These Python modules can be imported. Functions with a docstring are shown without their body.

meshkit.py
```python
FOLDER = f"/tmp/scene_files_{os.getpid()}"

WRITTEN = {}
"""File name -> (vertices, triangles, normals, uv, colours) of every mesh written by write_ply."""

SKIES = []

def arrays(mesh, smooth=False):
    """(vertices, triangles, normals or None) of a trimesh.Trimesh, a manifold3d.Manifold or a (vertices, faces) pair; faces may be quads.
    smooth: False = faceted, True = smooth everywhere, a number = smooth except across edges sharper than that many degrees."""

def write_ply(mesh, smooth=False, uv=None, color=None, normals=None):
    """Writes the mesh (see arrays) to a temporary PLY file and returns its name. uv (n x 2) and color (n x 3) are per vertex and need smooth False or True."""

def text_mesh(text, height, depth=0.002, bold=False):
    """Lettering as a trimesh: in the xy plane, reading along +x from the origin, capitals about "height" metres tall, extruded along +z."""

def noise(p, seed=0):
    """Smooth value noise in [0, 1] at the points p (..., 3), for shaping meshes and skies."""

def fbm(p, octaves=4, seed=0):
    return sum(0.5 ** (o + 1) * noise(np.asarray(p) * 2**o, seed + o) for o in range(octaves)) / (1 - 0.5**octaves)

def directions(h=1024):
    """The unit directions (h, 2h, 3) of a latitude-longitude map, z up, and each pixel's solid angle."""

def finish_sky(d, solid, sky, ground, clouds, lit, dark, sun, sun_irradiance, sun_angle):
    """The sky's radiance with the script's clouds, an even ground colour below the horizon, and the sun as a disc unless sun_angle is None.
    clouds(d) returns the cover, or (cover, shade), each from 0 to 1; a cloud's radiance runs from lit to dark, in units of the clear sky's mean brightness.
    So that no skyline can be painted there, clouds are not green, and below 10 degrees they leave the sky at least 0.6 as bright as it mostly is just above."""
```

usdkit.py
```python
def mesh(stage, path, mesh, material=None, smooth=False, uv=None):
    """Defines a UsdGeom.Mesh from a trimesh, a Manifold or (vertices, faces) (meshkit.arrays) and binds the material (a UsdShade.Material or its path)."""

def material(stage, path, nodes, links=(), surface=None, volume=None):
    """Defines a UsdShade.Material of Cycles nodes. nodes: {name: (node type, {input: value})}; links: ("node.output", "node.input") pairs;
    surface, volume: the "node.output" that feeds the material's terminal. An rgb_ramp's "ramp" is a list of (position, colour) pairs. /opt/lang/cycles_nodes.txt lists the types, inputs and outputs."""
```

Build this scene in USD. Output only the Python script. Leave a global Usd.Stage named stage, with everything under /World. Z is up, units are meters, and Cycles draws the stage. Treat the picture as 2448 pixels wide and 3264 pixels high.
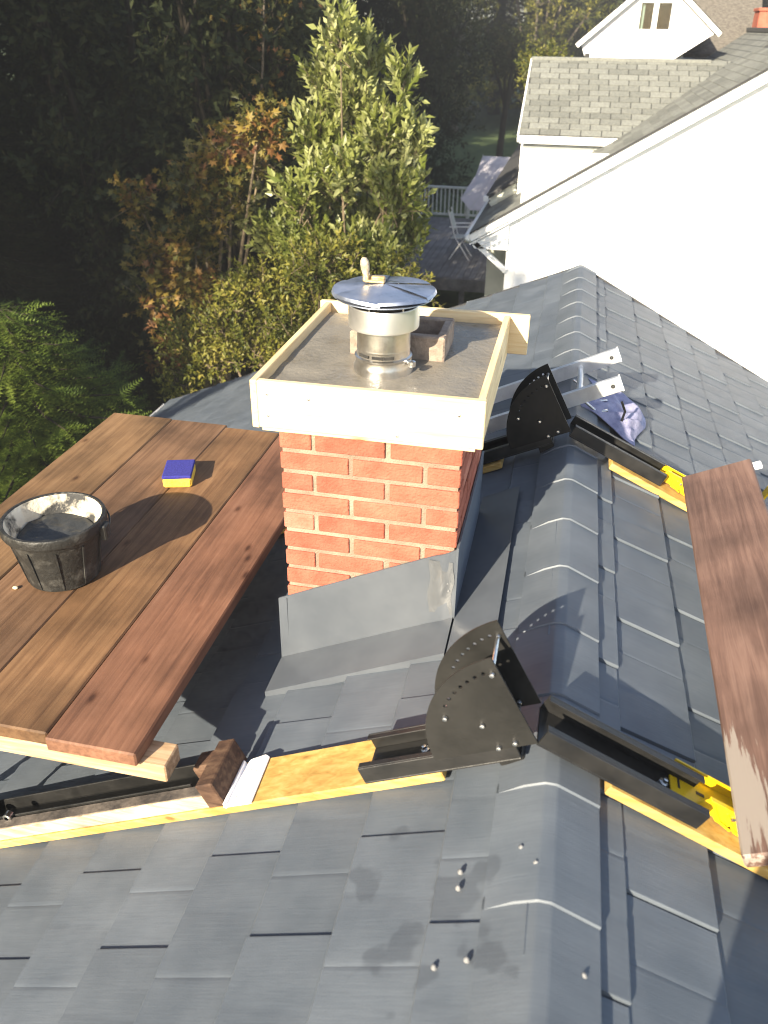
import math, numpy as np, trimesh, usdkit, meshkit
from pxr import Usd, UsdGeom, UsdLux, UsdShade, Gf, Sdf, Vt
from shapely.geometry import Polygon, Point

# ------------------------------------------------------------------ stage, camera, sky, sun
stage = Usd.Stage.CreateInMemory()
UsdGeom.SetStageUpAxis(stage, UsdGeom.Tokens.z)
UsdGeom.SetStageMetersPerUnit(stage, 1.0)
UsdGeom.Xform.Define(stage, '/World')
H = 7.0                       # camera height above the yard; the numbers below are metres from the camera
EXPOSURE = 1.9
SUN_AZ, SUN_EL = math.radians(20), math.radians(25)      # where the light goes (from +y towards +x) and how high it stands
RM = np.array([[.9769213, .2133084, .01114937], [.1170985, -.49117809, -.86315238], [-.17864133, .84453752, -.50482042]])
cam = UsdGeom.Camera.Define(stage, '/World/camera')
cam.CreateHorizontalApertureAttr(36.0); cam.CreateVerticalApertureAttr(48.0)
cam.CreateFocalLengthAttr(39.086)
cam.CreateClippingRangeAttr(Gf.Vec2f(.05, 1000))
cam.CreateExposureAttr(EXPOSURE)
cam.CreateFStopAttr(4.0); cam.CreateFocusDistanceAttr(3.4)
M4 = np.eye(4); M4[0, :3], M4[1, :3], M4[2, :3], M4[3, :3] = RM[0], -RM[1], -RM[2], (0, 0, H)
UsdGeom.Xformable(cam).AddTransformOp().Set(Gf.Matrix4d(M4.tolist()))

SUNDIR = np.array([-math.sin(SUN_AZ) * math.cos(SUN_EL), -math.cos(SUN_AZ) * math.cos(SUN_EL), math.sin(SUN_EL)])
skym = usdkit.material(stage, '/World/Looks/sky', {
    's': ('sky_texture', {'sky_type': 'single_scattering', 'sun_disc': False, 'sun_elevation': SUN_EL, 'sun_rotation': math.atan2(SUNDIR[0], SUNDIR[1]), 'altitude': 100.0}),
    'b': ('background_shader', {'strength': .072})}, [('s.color', 'b.color')], surface='b.background')
dome = UsdLux.DomeLight.Define(stage, '/World/sky')
UsdShade.MaterialBindingAPI.Apply(dome.GetPrim()).Bind(skym)
dome.GetPrim().SetCustomDataByKey('kind', 'structure')
sun = UsdLux.DistantLight.Define(stage, '/World/sun')
sun.CreateNormalizeAttr(True); sun.CreateIntensityAttr(1.2); sun.CreateAngleAttr(.53); sun.CreateColorAttr(Gf.Vec3f(1, .875, .67))
zb = SUNDIR; xb = np.cross([0, 0, 1], zb); xb /= np.linalg.norm(xb); yb = np.cross(zb, xb)
S4 = np.eye(4); S4[0, :3], S4[1, :3], S4[2, :3] = xb, yb, zb
UsdGeom.Xformable(sun).AddTransformOp().Set(Gf.Matrix4d(S4.tolist()))

rng = np.random.default_rng(7)
def box_mesh(lo, hi):
    return trimesh.creation.box(bounds=np.array([lo, hi]))
hz = usdkit.mesh(stage, '/World/haze', box_mesh((-240, -140, -9.5), (240, 280, 45)), usdkit.material(stage, '/World/Looks/air', {'v': ('principled_volume', {'color': (.9, .93, 1.), 'density': .0017, 'anisotropy': .1})}, [], volume='v.volume'))
hz.AddTranslateOp().Set(Gf.Vec3d(0, 0, H)); hz.GetPrim().SetCustomDataByKey('kind', 'stuff'); hz.GetPrim().SetCustomDataByKey('label', 'thin bright air haze over the whole scene'); hz.GetPrim().SetCustomDataByKey('category', 'haze')

# ------------------------------------------------------------------ helpers: prims
used = {}
def path(parent, name):
    base = (str(parent.GetPath()) if parent is not None else '/World') + '/' + name
    n = used.get(base, 0); used[base] = n + 1
    return base if n == 0 else f'{base}_{n:03d}'
def data(p, label=None, cat=None, group=None, kind=None):
    for k, v in (('label', label), ('category', cat), ('group', group), ('kind', kind)):
        if v: p.SetCustomDataByKey(k, v)
    return p
BASE = {}
def thing(name, label, cat, base=(0, 0, 0), group=None, kind=None, scale=1):
    x = UsdGeom.Xform.Define(stage, path(None, name)); b = np.asarray(base, float)
    x.AddTranslateOp().Set(Gf.Vec3d(b[0], b[1], b[2] + H))
    if scale != 1: x.AddScaleOp().Set(Gf.Vec3f(scale, scale, scale))
    p = data(x.GetPrim(), label, cat, group, kind); BASE[str(p.GetPath())] = b
    return p
def base_of(p):
    q = str(p.GetPath())
    while q not in BASE: q = q.rpartition('/')[0]
    return BASE[q]
def part(parent, name, mesh, mat, label=None, smooth=False, kind=None, tint=None):
    v, f = mesh.arrays() if isinstance(mesh, B) else (np.asarray(mesh.vertices, float), np.asarray(mesh.faces))
    v = v - base_of(parent)
    m = usdkit.mesh(stage, path(parent, name), (v, f), mat, smooth=smooth)
    if tint is not None:
        UsdGeom.PrimvarsAPI(m).CreatePrimvar('tint', Sdf.ValueTypeNames.FloatArray, 'vertex').Set(Vt.FloatArray.FromNumpy(np.asarray(tint, np.float32)))
    return data(m.GetPrim(), label, None, None, kind)
def single(name, mesh, mat, label, cat, group=None, smooth=False, kind=None, tint=None):
    """a thing that is one mesh"""
    v, f = mesh.arrays() if isinstance(mesh, B) else (np.asarray(mesh.vertices, float), np.asarray(mesh.faces))
    b = np.array([(v[:, 0].min() + v[:, 0].max()) / 2, (v[:, 1].min() + v[:, 1].max()) / 2, v[:, 2].min()])
    m = usdkit.mesh(stage, path(None, name), (v - b, f), mat, smooth=smooth)
    m.AddTranslateOp().Set(Gf.Vec3d(b[0], b[1], b[2] + H))
    if tint is not None:
        UsdGeom.PrimvarsAPI(m).CreatePrimvar('tint', Sdf.ValueTypeNames.FloatArray, 'vertex').Set(Vt.FloatArray.FromNumpy(np.asarray(tint, np.float32)))
    return data(m.GetPrim(), label, cat, group, kind)

# ------------------------------------------------------------------ helpers: shapes
_s = np.array([[x, y, z] for x in (-1, 1) for y in (-1, 1) for z in (-1, 1)], float)
def _cham(h, b):
    h = np.asarray(h, float); b = min(b, h.min() * .45)
    return np.array([s * np.where(np.arange(3) == k, h, h - b) for s in _s for k in range(3)])
_t = trimesh.convex.convex_hull(_cham((1, 1, 1), .2))
_v0 = _cham((1, 1, 1), .2)
_idx = np.array([np.argmin(((_v0 - p) ** 2).sum(1)) for p in _t.vertices])
CHF = _idx[_t.faces]
BXF = np.array([[0, 1, 3], [0, 3, 2], [4, 6, 7], [4, 7, 5], [0, 4, 5], [0, 5, 1], [2, 3, 7], [2, 7, 6], [0, 2, 6], [0, 6, 4], [1, 5, 7], [1, 7, 3]])
class B:
    def __init__(s): s.v, s.f, s.n = [], [], 0
    def add(s, v, f):
        v, f = np.asarray(v, float), np.asarray(f, int)
        if f.shape[1] == 4: f = np.vstack([f[:, [0, 1, 2]], f[:, [0, 2, 3]]])
        s.v.append(v); s.f.append(f + s.n); s.n += len(v); return s
    def tm(s, m, T=None):
        v = m.vertices if T is None else m.vertices @ T[:3, :3].T + T[:3, 3]
        return s.add(v, m.faces)
    def arrays(s): return np.vstack(s.v), np.vstack(s.f)
    def box(s, lo, hi, b=0.0):
        lo, hi = np.minimum(lo, hi).astype(float), np.maximum(lo, hi).astype(float)
        return s.obox((lo + hi) / 2, np.eye(3), (hi - lo) / 2, b)
    def obox(s, c, ax, h, b=0.0):
        h = np.asarray(h, float)
        v = _cham(h, b) if b > 0 else _s * h
        return s.add(np.asarray(c) + v @ np.asarray(ax, float), CHF if b > 0 else BXF)
    def hexa(s, p): return s.add(p, BXF)          # 8 corners in _s order
    def bar(s, p0, p1, w, t, up=(0, 0, 1), b=0.0):  # p0..p1 axis, w across, t along up
        p0, p1 = np.asarray(p0, float), np.asarray(p1, float); d = p1 - p0; L = np.linalg.norm(d); d /= L
        x = np.cross(up, d); x /= np.linalg.norm(x); u = np.cross(d, x)
        return s.obox((p0 + p1) / 2, [d, x, u], (L / 2, w / 2, t / 2), b)
    def tube(s, pts, r, n=8, caps=True):
        pts = np.asarray(pts, float); r = np.broadcast_to(r, len(pts)).astype(float)
        tg = np.gradient(pts, axis=0); tg /= np.linalg.norm(tg, axis=1)[:, None] + 1e-12
        a = np.array([0, 0, 1.]) if abs(tg[0, 2]) < .9 else np.array([1., 0, 0])
        ring = []
        for p, t, q in zip(pts, tg, r):
            x = np.cross(a, t); x /= np.linalg.norm(x); y = np.cross(t, x); a = np.cross(x, t) * -1 if False else a
            th = np.arange(n) * 2 * math.pi / n
            ring.append(p + q * (np.cos(th)[:, None] * x + np.sin(th)[:, None] * y))
        v = np.vstack(ring); m = len(pts); i = np.arange(n); j = (i + 1) % n; f = []
        for k in range(m - 1):
            f.append(np.stack([k * n + i, k * n + j, (k + 1) * n + j, (k + 1) * n + i], 1))
        f = np.vstack(f); f = np.vstack([f[:, [0, 1, 2]], f[:, [0, 2, 3]]])
        if caps:
            v = np.vstack([v, pts[0], pts[-1]]); c0 = m * n
            f = np.vstack([f, np.stack([j, i, np.full(n, c0)], 1), np.stack([(m - 1) * n + i, (m - 1) * n + j, np.full(n, c0 + 1)], 1)])
        return s.add(v, f)
    def lathe(s, prof, c, n=32, ax=None):
        prof = np.asarray(prof, float); th = np.arange(n) * 2 * math.pi / n; m = len(prof)
        v = np.stack([prof[:, 0, None] * np.cos(th), prof[:, 0, None] * np.sin(th), np.repeat(prof[:, 1, None], n, 1)], -1).reshape(-1, 3)
        i = np.arange(n); j = (i + 1) % n
        f = np.vstack([np.stack([k * n + i, k * n + j, (k + 1) * n + j, (k + 1) * n + i], 1) for k in range(m - 1)])
        if ax is not None: v = v @ np.asarray(ax)
        return s.add(v + np.asarray(c), f)
    def poly(s, pts, holes=(), t=.004, o=(0, 0, 0), ux=(1, 0, 0), uy=(0, 0, 1)):
        """flat polygon in the plane o + a ux + b uy, thickness t along ux x uy"""
        P = pts if hasattr(pts, 'exterior') else Polygon(pts, holes)
        m = trimesh.creation.extrude_polygon(P, t, engine='earcut')
        ux, uy = np.asarray(ux, float), np.asarray(uy, float)
        return s.add(np.asarray(o) + m.vertices @ np.array([ux, uy, np.cross(ux, uy)]), m.faces)

# ------------------------------------------------------------------ helpers: materials
LOOKS = {}
def pm(name, c1, c2, scale=8., rough=.6, bump=.0, bscale=60., metal=0., stretch=(1, 1, 1), spec=.5, rnd=.0, coat=0., detail=5., lo=.35, hi=.65, rough2=None):
    n = {'g': ('geometry', {}), 'm': ('mapping', {'scale': stretch}), 'n': ('noise_texture', {'scale': scale, 'detail': detail, 'roughness': .6}),
         'r': ('rgb_ramp', {'ramp': [(lo, c1), (hi, c2)]}), 'p': ('principled_bsdf', {'roughness': rough, 'metallic': metal, 'specular_ior_level': spec, 'coat_weight': coat}),
         'o': ('object_info', {}), 'q': ('map_range', {'to_min': 1 - rnd, 'to_max': 1 + rnd}), 'h': ('hsv', {})}
    l = [('g.position', 'm.vector'), ('m.vector', 'n.vector'), ('n.fac', 'r.fac'), ('o.random', 'q.value'), ('q.result', 'h.value'), ('r.color', 'h.color'), ('h.color', 'p.base_color')]
    if bump:
        n['n2'] = ('noise_texture', {'scale': bscale, 'detail': 4.}); n['b'] = ('bump', {'strength': bump, 'distance': .01})
        l += [('m.vector', 'n2.vector'), ('n2.fac', 'b.height'), ('b.normal', 'p.normal')]
    if rough2 is not None:
        n['rr'] = ('map_range', {'from_min': lo, 'from_max': hi, 'to_min': rough, 'to_max': rough2}); l += [('n.fac', 'rr.value'), ('rr.result', 'p.roughness')]
    LOOKS[name] = usdkit.material(stage, '/World/Looks/' + name, n, l, surface='p.BSDF'); return LOOKS[name]
def wood(name, dark, mid, light, stretch, rough=.7, knots=True, rnd=.12, blotch=.35, bump=.25, worn=None):
    n = {'g': ('geometry', {}), 'o': ('object_info', {}), 'mu': ('math', {'math_type': 'multiply', 'value2': 37.}), 'cx': ('combine_xyz', {}), 'va': ('vector_math', {'math_type': 'add'}),
         'm': ('mapping', {'scale': stretch}), 'n': ('noise_texture', {'scale': 1., 'detail': 7., 'roughness': .62, 'distortion': .5}),
         'r': ('rgb_ramp', {'ramp': [(.28, dark), (.5, mid), (.72, light)]}),
         'nb': ('noise_texture', {'scale': 3.2, 'detail': 4.}), 'rb': ('rgb_ramp', {'ramp': [(.3, (1 - blotch,) * 3), (.65, (1 + blotch * .4,) * 3)]}),
         'mx': ('mix', {'mix_type': 'multiply', 'fac': 1.}), 'q': ('map_range', {'to_min': 1 - rnd, 'to_max': 1 + rnd}), 'h': ('hsv', {}),
         'p': ('principled_bsdf', {'roughness': rough, 'specular_ior_level': .3}), 'b': ('bump', {'strength': bump, 'distance': .004})}
    l = [('o.random', 'mu.value1'), ('mu.value', 'cx.x'), ('mu.value', 'cx.y'), ('mu.value', 'cx.z'), ('g.position', 'va.vector1'), ('cx.vector', 'va.vector2'),
         ('va.vector', 'm.vector'), ('m.vector', 'n.vector'), ('n.fac', 'r.fac'), ('va.vector', 'nb.vector'), ('nb.fac', 'rb.fac'), ('r.color', 'mx.color1'), ('rb.color', 'mx.color2'),
         ('o.random', 'q.value'), ('q.result', 'h.value'), ('n.fac', 'b.height'), ('b.normal', 'p.normal')]
    last = 'mx.color'
    if knots:
        st = np.array(stretch, float); kk = tuple(np.where(st == st.min(), 4.0, 9.0))
        n['mk'] = ('mapping', {'scale': kk}); n['v'] = ('voronoi_texture', {'scale': 1., 'randomness': 1.}); n['rk'] = ('rgb_ramp', {'ramp': [(.05, (.3, .24, .2)), (.10, (.74, .68, .64)), (.16, (1, 1, 1))]})
        n['mx2'] = ('mix', {'mix_type': 'multiply', 'fac': .9}); l += [('va.vector', 'mk.vector'), ('mk.vector', 'v.vector'), ('v.distance', 'rk.fac'), (last, 'mx2.color1'), ('rk.color', 'mx2.color2')]; last = 'mx2.color'
    if worn:      # (centre, radius, colour): a worn patch where the surface paint has gone
        c, rad, col = worn
        n['vd'] = ('vector_math', {'math_type': 'subtract', 'vector2': c}); n['ms'] = ('mapping', {'scale': tuple(1 / np.asarray(rad))}); n['vl'] = ('vector_math', {'math_type': 'length'})
        n['nw'] = ('noise_texture', {'scale': 1., 'detail': 6., 'roughness': .7}); n['sb'] = ('math', {'math_type': 'multiply_add', 'value2': 2.2}); n['rw'] = ('rgb_ramp', {'ramp': [(.42, (0, 0, 0)), (.52, (1, 1, 1))]})
        n['iv'] = ('map_range', {'from_min': .2, 'from_max': 1.5, 'to_min': -.22, 'to_max': -1.35}); n['mx3'] = ('mix', {'color2': col})
        l += [('g.position', 'vd.vector1'), ('vd.vector', 'ms.vector'), ('ms.vector', 'vl.vector1'), ('vl.value', 'iv.value'), ('m.vector', 'nw.vector'), ('nw.fac', 'sb.value1'), ('iv.result', 'sb.value3'), ('sb.value', 'rw.fac'), ('rw.color', 'mx3.fac'), (last, 'mx3.color1')]; last = 'mx3.color'
    l += [(last, 'h.color'), ('h.color', 'p.base_color')]
    return usdkit.material(stage, '/World/Looks/' + name, n, l, surface='p.BSDF')
def leafm(name, cols, rough=.5, trans=.35, spec=.4):
    n = {'a': ('attribute', {'attribute': 'tint'}), 'r': ('rgb_ramp', {'ramp': list(zip(np.linspace(0, 1, len(cols)), cols))}), 'p': ('principled_bsdf', {'roughness': rough, 'specular_ior_level': spec}),
         't': ('translucent_bsdf', {}), 'x': ('mix_closure', {'fac': trans})}
    return usdkit.material(stage, '/World/Looks/' + name, n, [('a.fac', 'r.fac'), ('r.color', 'p.base_color'), ('r.color', 't.color'), ('p.BSDF', 'x.closure1'), ('t.BSDF', 'x.closure2')], surface='x.closure')

# roof tile steel: stone-coated grey, fine grain across, a few damp patches where mortar water was spilt
def tile_material(name, c1, c2, damp):
    n = {'g': ('geometry', {}), 'n': ('noise_texture', {'scale': 5., 'detail': 5.}), 'r': ('rgb_ramp', {'ramp': [(.35, c1), (.68, c2)]}),
         'm': ('mapping', {'scale': (6., 150., 6.)}), 'f': ('noise_texture', {'scale': 1.6, 'detail': 4., 'roughness': .7}), 'fg': ('noise_texture', {'scale': 420., 'detail': 2.}), 'ad': ('math', {'math_type': 'add'}),
         'b': ('bump', {'strength': .22, 'distance': .003}), 'o': ('object_info', {}), 'q': ('map_range', {'to_min': .92, 'to_max': 1.08}), 'h': ('hsv', {}),
         'rs': ('rgb_ramp', {'ramp': [(.28, (.87, .87, .88)), (.72, (1.08, 1.08, 1.07))]}), 'mf': ('mix', {'mix_type': 'multiply', 'fac': 1.}),
         'p': ('principled_bsdf', {'roughness': .48, 'specular_ior_level': .42}),
         'd0': ('vector_math', {'math_type': 'distance', 'vector2': damp}), 'dm': ('map_range', {'from_min': .10, 'from_max': .48, 'to_min': .17, 'to_max': -.25}),
         'dn': ('noise_texture', {'scale': 9., 'detail': 2.5, 'roughness': .4}), 'da': ('math', {'math_type': 'add'}), 'dr': ('rgb_ramp', {'ramp': [(.66, (1, 1, 1)), (.70, (.76, .76, .77))]}), 'md': ('mix', {'mix_type': 'multiply', 'fac': 1.})}
    l = [('g.position', 'n.vector'), ('n.fac', 'r.fac'), ('g.position', 'm.vector'), ('m.vector', 'f.vector'), ('g.position', 'fg.vector'), ('f.fac', 'ad.value1'), ('fg.fac', 'ad.value2'), ('ad.value', 'b.height'), ('b.normal', 'p.normal'),
         ('f.fac', 'rs.fac'), ('r.color', 'mf.color1'), ('rs.color', 'mf.color2'), ('g.position', 'd0.vector1'), ('d0.value', 'dm.value'), ('g.position', 'dn.vector'), ('dn.fac', 'da.value1'), ('dm.result', 'da.value2'), ('da.value', 'dr.fac'),
         ('mf.color', 'md.color1'), ('dr.color', 'md.color2'), ('o.random', 'q.value'), ('q.result', 'h.value'), ('md.color', 'h.color'), ('h.color', 'p.base_color')]
    return usdkit.material(stage, '/World/Looks/' + name, n, l, surface='p.BSDF')
DAMP = (-.12, 1.2, -1.7 + H)
TILE = tile_material('roof_tile_steel', (.076, .091, .112), (.106, .123, .146), DAMP)
CAPM = tile_material('ridge_cap_steel', (.079, .094, .115), (.109, .126, .149), DAMP)
EDGE = pm('roof_underlay', (.03, .03, .032), (.045, .045, .047), 20, .8)
BRICK = pm('red_brick', (.285, .078, .048), (.365, .120, .078), 11, .85, .6, 110, rnd=.14, spec=.25)
BRICKP = pm('pale_smeared_brick', (.36, .115, .075), (.44, .18, .125), 18, .85, .5, 130, rnd=.1, spec=.25)
MORTAR = pm('mortar', (.21, .155, .115), (.32, .25, .19), 9, .95, .6, 180, spec=.2)
FLASH = pm('flashing_steel', (.070, .080, .096), (.088, .099, .116), 6, .36, .06, 14, spec=.55)
FORMW = wood('fresh_pine_formwork', (.62, .44, .22), (.74, .57, .33), (.80, .66, .42), (3, 60, 60), .6, True, .06, .1, .1)
FORMY = wood('fresh_pine_formwork_deep', (.60, .42, .2), (.72, .54, .3), (.80, .64, .4), (60, 3, 60), .6, True, .06, .12, .1)
CONC = pm('wet_concrete', (.15, .135, .11), (.19, .172, .142), 9, .22, .3, 70, spec=.5, rough2=.55)
BLOCK = pm('flue_block_clay', (.20, .15, .12), (.31, .25, .20), 22, .9, .5, 90)
STEEL = pm('stainless_pipe', (.55, .53, .50), (.66, .64, .61), 7, .28, .12, 30, metal=1., rough2=.42)
WHITEST = pm('bright_collar_steel', (.66, .65, .63), (.74, .73, .71), 6, .34, .05, 20, metal=.85, rough2=.45)
HATM = pm('cowl_steel', (.30, .34, .43), (.42, .46, .56), 11, .3, .1, 25, metal=.9, rough2=.5)
DARKIN = pm('soot', (.012, .012, .012), (.03, .028, .026), 20, .9)
HANDLE = pm('mortared_handle', (.24, .19, .135), (.50, .42, .32), 40, .7, .5, 90)
PLANK = [wood('scaffold_plank_%s' % nm, d, m_, l_, (48, 2.0, 48), .66, True, .06, .5, .3) for nm, d, m_, l_ in (
    ('tan', (.105, .058, .027), (.175, .100, .048), (.235, .142, .072)), ('umber', (.092, .049, .026), (.155, .086, .047), (.205, .119, .068)),
    ('honey', (.105, .053, .025), (.175, .094, .045), (.235, .134, .066)), ('red', (.098, .045, .027), (.162, .077, .045), (.208, .104, .064)))]
PLANKR = wood('weathered_brown_plank', (.075, .043, .033), (.125, .074, .057), (.18, .112, .087), (45, 2.4, 45), .55, False, .05, .45, .3,
              worn=((.585, 1.62, -1.65 + H), (.105, .27, .3), (.24, .205, .175)))
BEAR = wood('bearer_timber', (.22, .13, .07), (.42, .28, .16), (.62, .46, .30), (3, 60, 60), .7, False, .05, .3, .2)
PALEW = wood('grey_pale_timber', (.16, .13, .10), (.40, .31, .22), (.62, .50, .38), (4, 50, 50), .75, True, .05, .5, .3)
YELW = wood('yellow_board', (.36, .20, .05), (.54, .34, .10), (.66, .47, .18), (3.5, 45, 45), .6, True, .05, .3, .15)
DKW = wood('dark_block_timber', (.03, .016, .011), (.07, .038, .024), (.13, .08, .05), (8, 50, 50), .8, False, .05, .4, .3)
BLACKST = pm('black_painted_steel', (.009, .009, .009), (.015, .0145, .014), 12, .36, .1, 60, spec=.5, rough2=.5)
BLACKPL = pm('black_bracket_plate', (.013, .013, .0125), (.022, .0215, .0205), 7, .45, .12, 40, spec=.16, rough2=.55)
BOLT = pm('zinc_bolt', (.6, .6, .6), (.75, .75, .74), 30, .25, .1, 90, metal=1.)
YELST = pm('yellow_painted_steel', (.62, .40, .005), (.72, .48, .01), 9, .35, .05, 60, spec=.5)
ALU = pm('aluminium', (.62, .63, .65), (.75, .76, .77), 14, .38, .08, 50, metal=.75, rough2=.5)
RAG = pm('lavender_rag', (.20, .20, .32), (.34, .34, .48), 14, .95, .4, 120)
BUCK = pm('bucket_black_rubber', (.012, .012, .011), (.085, .082, .074), 18, .55, .4, 60, lo=.5, hi=.85, detail=9.)
BUCKIN = pm('bucket_inner_mortar_crust', (.03, .03, .03), (.62, .57, .46), 9, .75, .5, 50, lo=.42, hi=.54, detail=7.)
WETM = pm('wet_mortar', (.016, .018, .020), (.04, .042, .044), 10, .3, .4, 40)
BLUEP = pm('blue_scour_pad', (.022, .022, .20), (.04, .04, .30), 120, .95, .8, 300)
FOAM = pm('yellow_foam', (.70, .46, .04), (.78, .55, .08), 90, .95, .6, 200)
WHITEP = pm('white_sheet', (.78, .77, .76), (.84, .83, .82), 10, .5, .05, 30)
SCREW = pm('screw_head', (.13, .133, .14), (.2, .203, .21), 40, .65)
STICK = pm('barcode_black', (.02, .02, .02), (.03, .03, .03), 30, .6)
WALLW = pm('white_cladding', (.76, .77, .78), (.82, .82, .82), 4, .6, .05, 30)
WALLC = pm('cream_cladding', (.66, .68, .58), (.74, .75, .66), 4, .6, .05, 30)
TRIMW = pm('white_trim', (.78, .78, .77), (.82, .82, .81), 10, .5)
SHING = pm('grey_shingle', (.135, .14, .13), (.185, .19, .172), 30, .92, .5, 300, rnd=.2, spec=.2)
SHINGB = pm('shingle_gap', (.03, .03, .03), (.045, .045, .045), 30, .95)
PANE = usdkit.material(stage, '/World/Looks/window_glass', {'t': ('transparent_bsdf', {'color': (.8, .85, .85)}), 'g': ('glossy_bsdf', {'roughness': .03}), 'f': ('fresnel', {'IOR': 1.6}), 'x': ('mix_closure', {})},
                       [('f.fac', 'x.fac'), ('t.BSDF', 'x.closure1'), ('g.BSDF', 'x.closure2')], surface='x.closure')
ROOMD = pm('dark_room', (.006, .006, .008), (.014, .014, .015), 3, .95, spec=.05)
CURT = pm('green_grey_curtain', (.30, .36, .30), (.45, .5, .44), 6, .9, stretch=(8, 1, .3))
DECKW = wood('deck_grey', (.10, .10, .11), (.17, .165, .17), (.22, .21, .21), (60, 2, 60), .8, False, .12, .3, .2)
RAILM = pm('railing_paint', (.42, .44, .42), (.52, .54, .52), 9, .6)
CLOTH = pm('parasol_cloth', (.42, .41, .46), (.52, .50, .55), 5, .9, .2, 60)
GRASS = pm('lawn_grass', (.028, .055, .012), (.075, .11, .028), 3., .95, .5, 60, detail=9.)
SOIL = pm('yard_soil', (.03, .03, .018), (.06, .07, .03), 1.2, .95)
BARK = pm('bark', (.06, .048, .035), (.14, .115, .085), 20, .9, .6, 60, stretch=(1, 1, .3))
TWIG = pm('twig', (.10, .075, .045), (.17, .13, .08), 20, .85)
L_WIL = leafm('willow_leaf', [(.05, .07, .010), (.10, .125, .018), (.18, .20, .045), (.27, .29, .10), (.36, .37, .17)], .42, .3, .5)
L_SHR = leafm('shrub_leaf', [(.04, .055, .008), (.10, .11, .014), (.19, .18, .026), (.30, .255, .055)], .5, .35)
L_MAP = leafm('maple_leaf', [(.035, .04, .010), (.06, .065, .014), (.13, .115, .02), (.24, .165, .03), (.20, .09, .03), (.13, .06, .03)], .55, .35)
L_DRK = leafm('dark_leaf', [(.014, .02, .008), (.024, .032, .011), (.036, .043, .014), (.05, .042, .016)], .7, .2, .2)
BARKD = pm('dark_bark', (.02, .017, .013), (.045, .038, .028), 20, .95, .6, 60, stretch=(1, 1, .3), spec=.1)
L_SPR = leafm('spruce_needle', [(.028, .05, .007), (.058, .095, .011), (.10, .145, .018), (.135, .175, .028)], .6, .3, .3)
L_BIR = leafm('birch_leaf', [(.06, .08, .015), (.13, .14, .025), (.24, .22, .04), (.30, .25, .05)], .55, .4)

# ------------------------------------------------------------------ ground
gx = np.concatenate([np.linspace(-220, -30, 16), np.linspace(-28, 28, 57), np.linspace(30, 220, 16)])
gy = np.concatenate([np.linspace(-120, -6, 12), np.linspace(-4, 70, 75), np.linspace(75, 260, 20)])
def ground_z(x, y):
    z = -7 + 2.0 * np.clip((y - 8) / 13, 0, 1) ** 1.2 + np.clip(y - 21, 0, None) * .022
    z = z + .06 * np.clip(-x - 9, 0, 30) * np.clip((y - 2) / 12, 0, 1)
    return z + .12 * (meshkit.fbm(np.stack([x * .4, y * .4, x * 0], -1), 3) - .5)
GX, GY = np.meshgrid(gx, gy, indexing='ij')
gv = np.stack([GX, GY, ground_z(GX, GY)], -1).reshape(-1, 3)
ny = len(gy); ii, jj = np.meshgrid(np.arange(len(gx) - 1), np.arange(ny - 1), indexing='ij'); a0 = (ii * ny + jj).ravel()
gf = np.stack([a0, a0 + ny, a0 + ny + 1, a0 + 1], 1)
single('lawn', B().add(gv, gf), GRASS, 'shaded green lawn and yard ground behind the houses', 'lawn', kind='structure', smooth=True)

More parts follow.
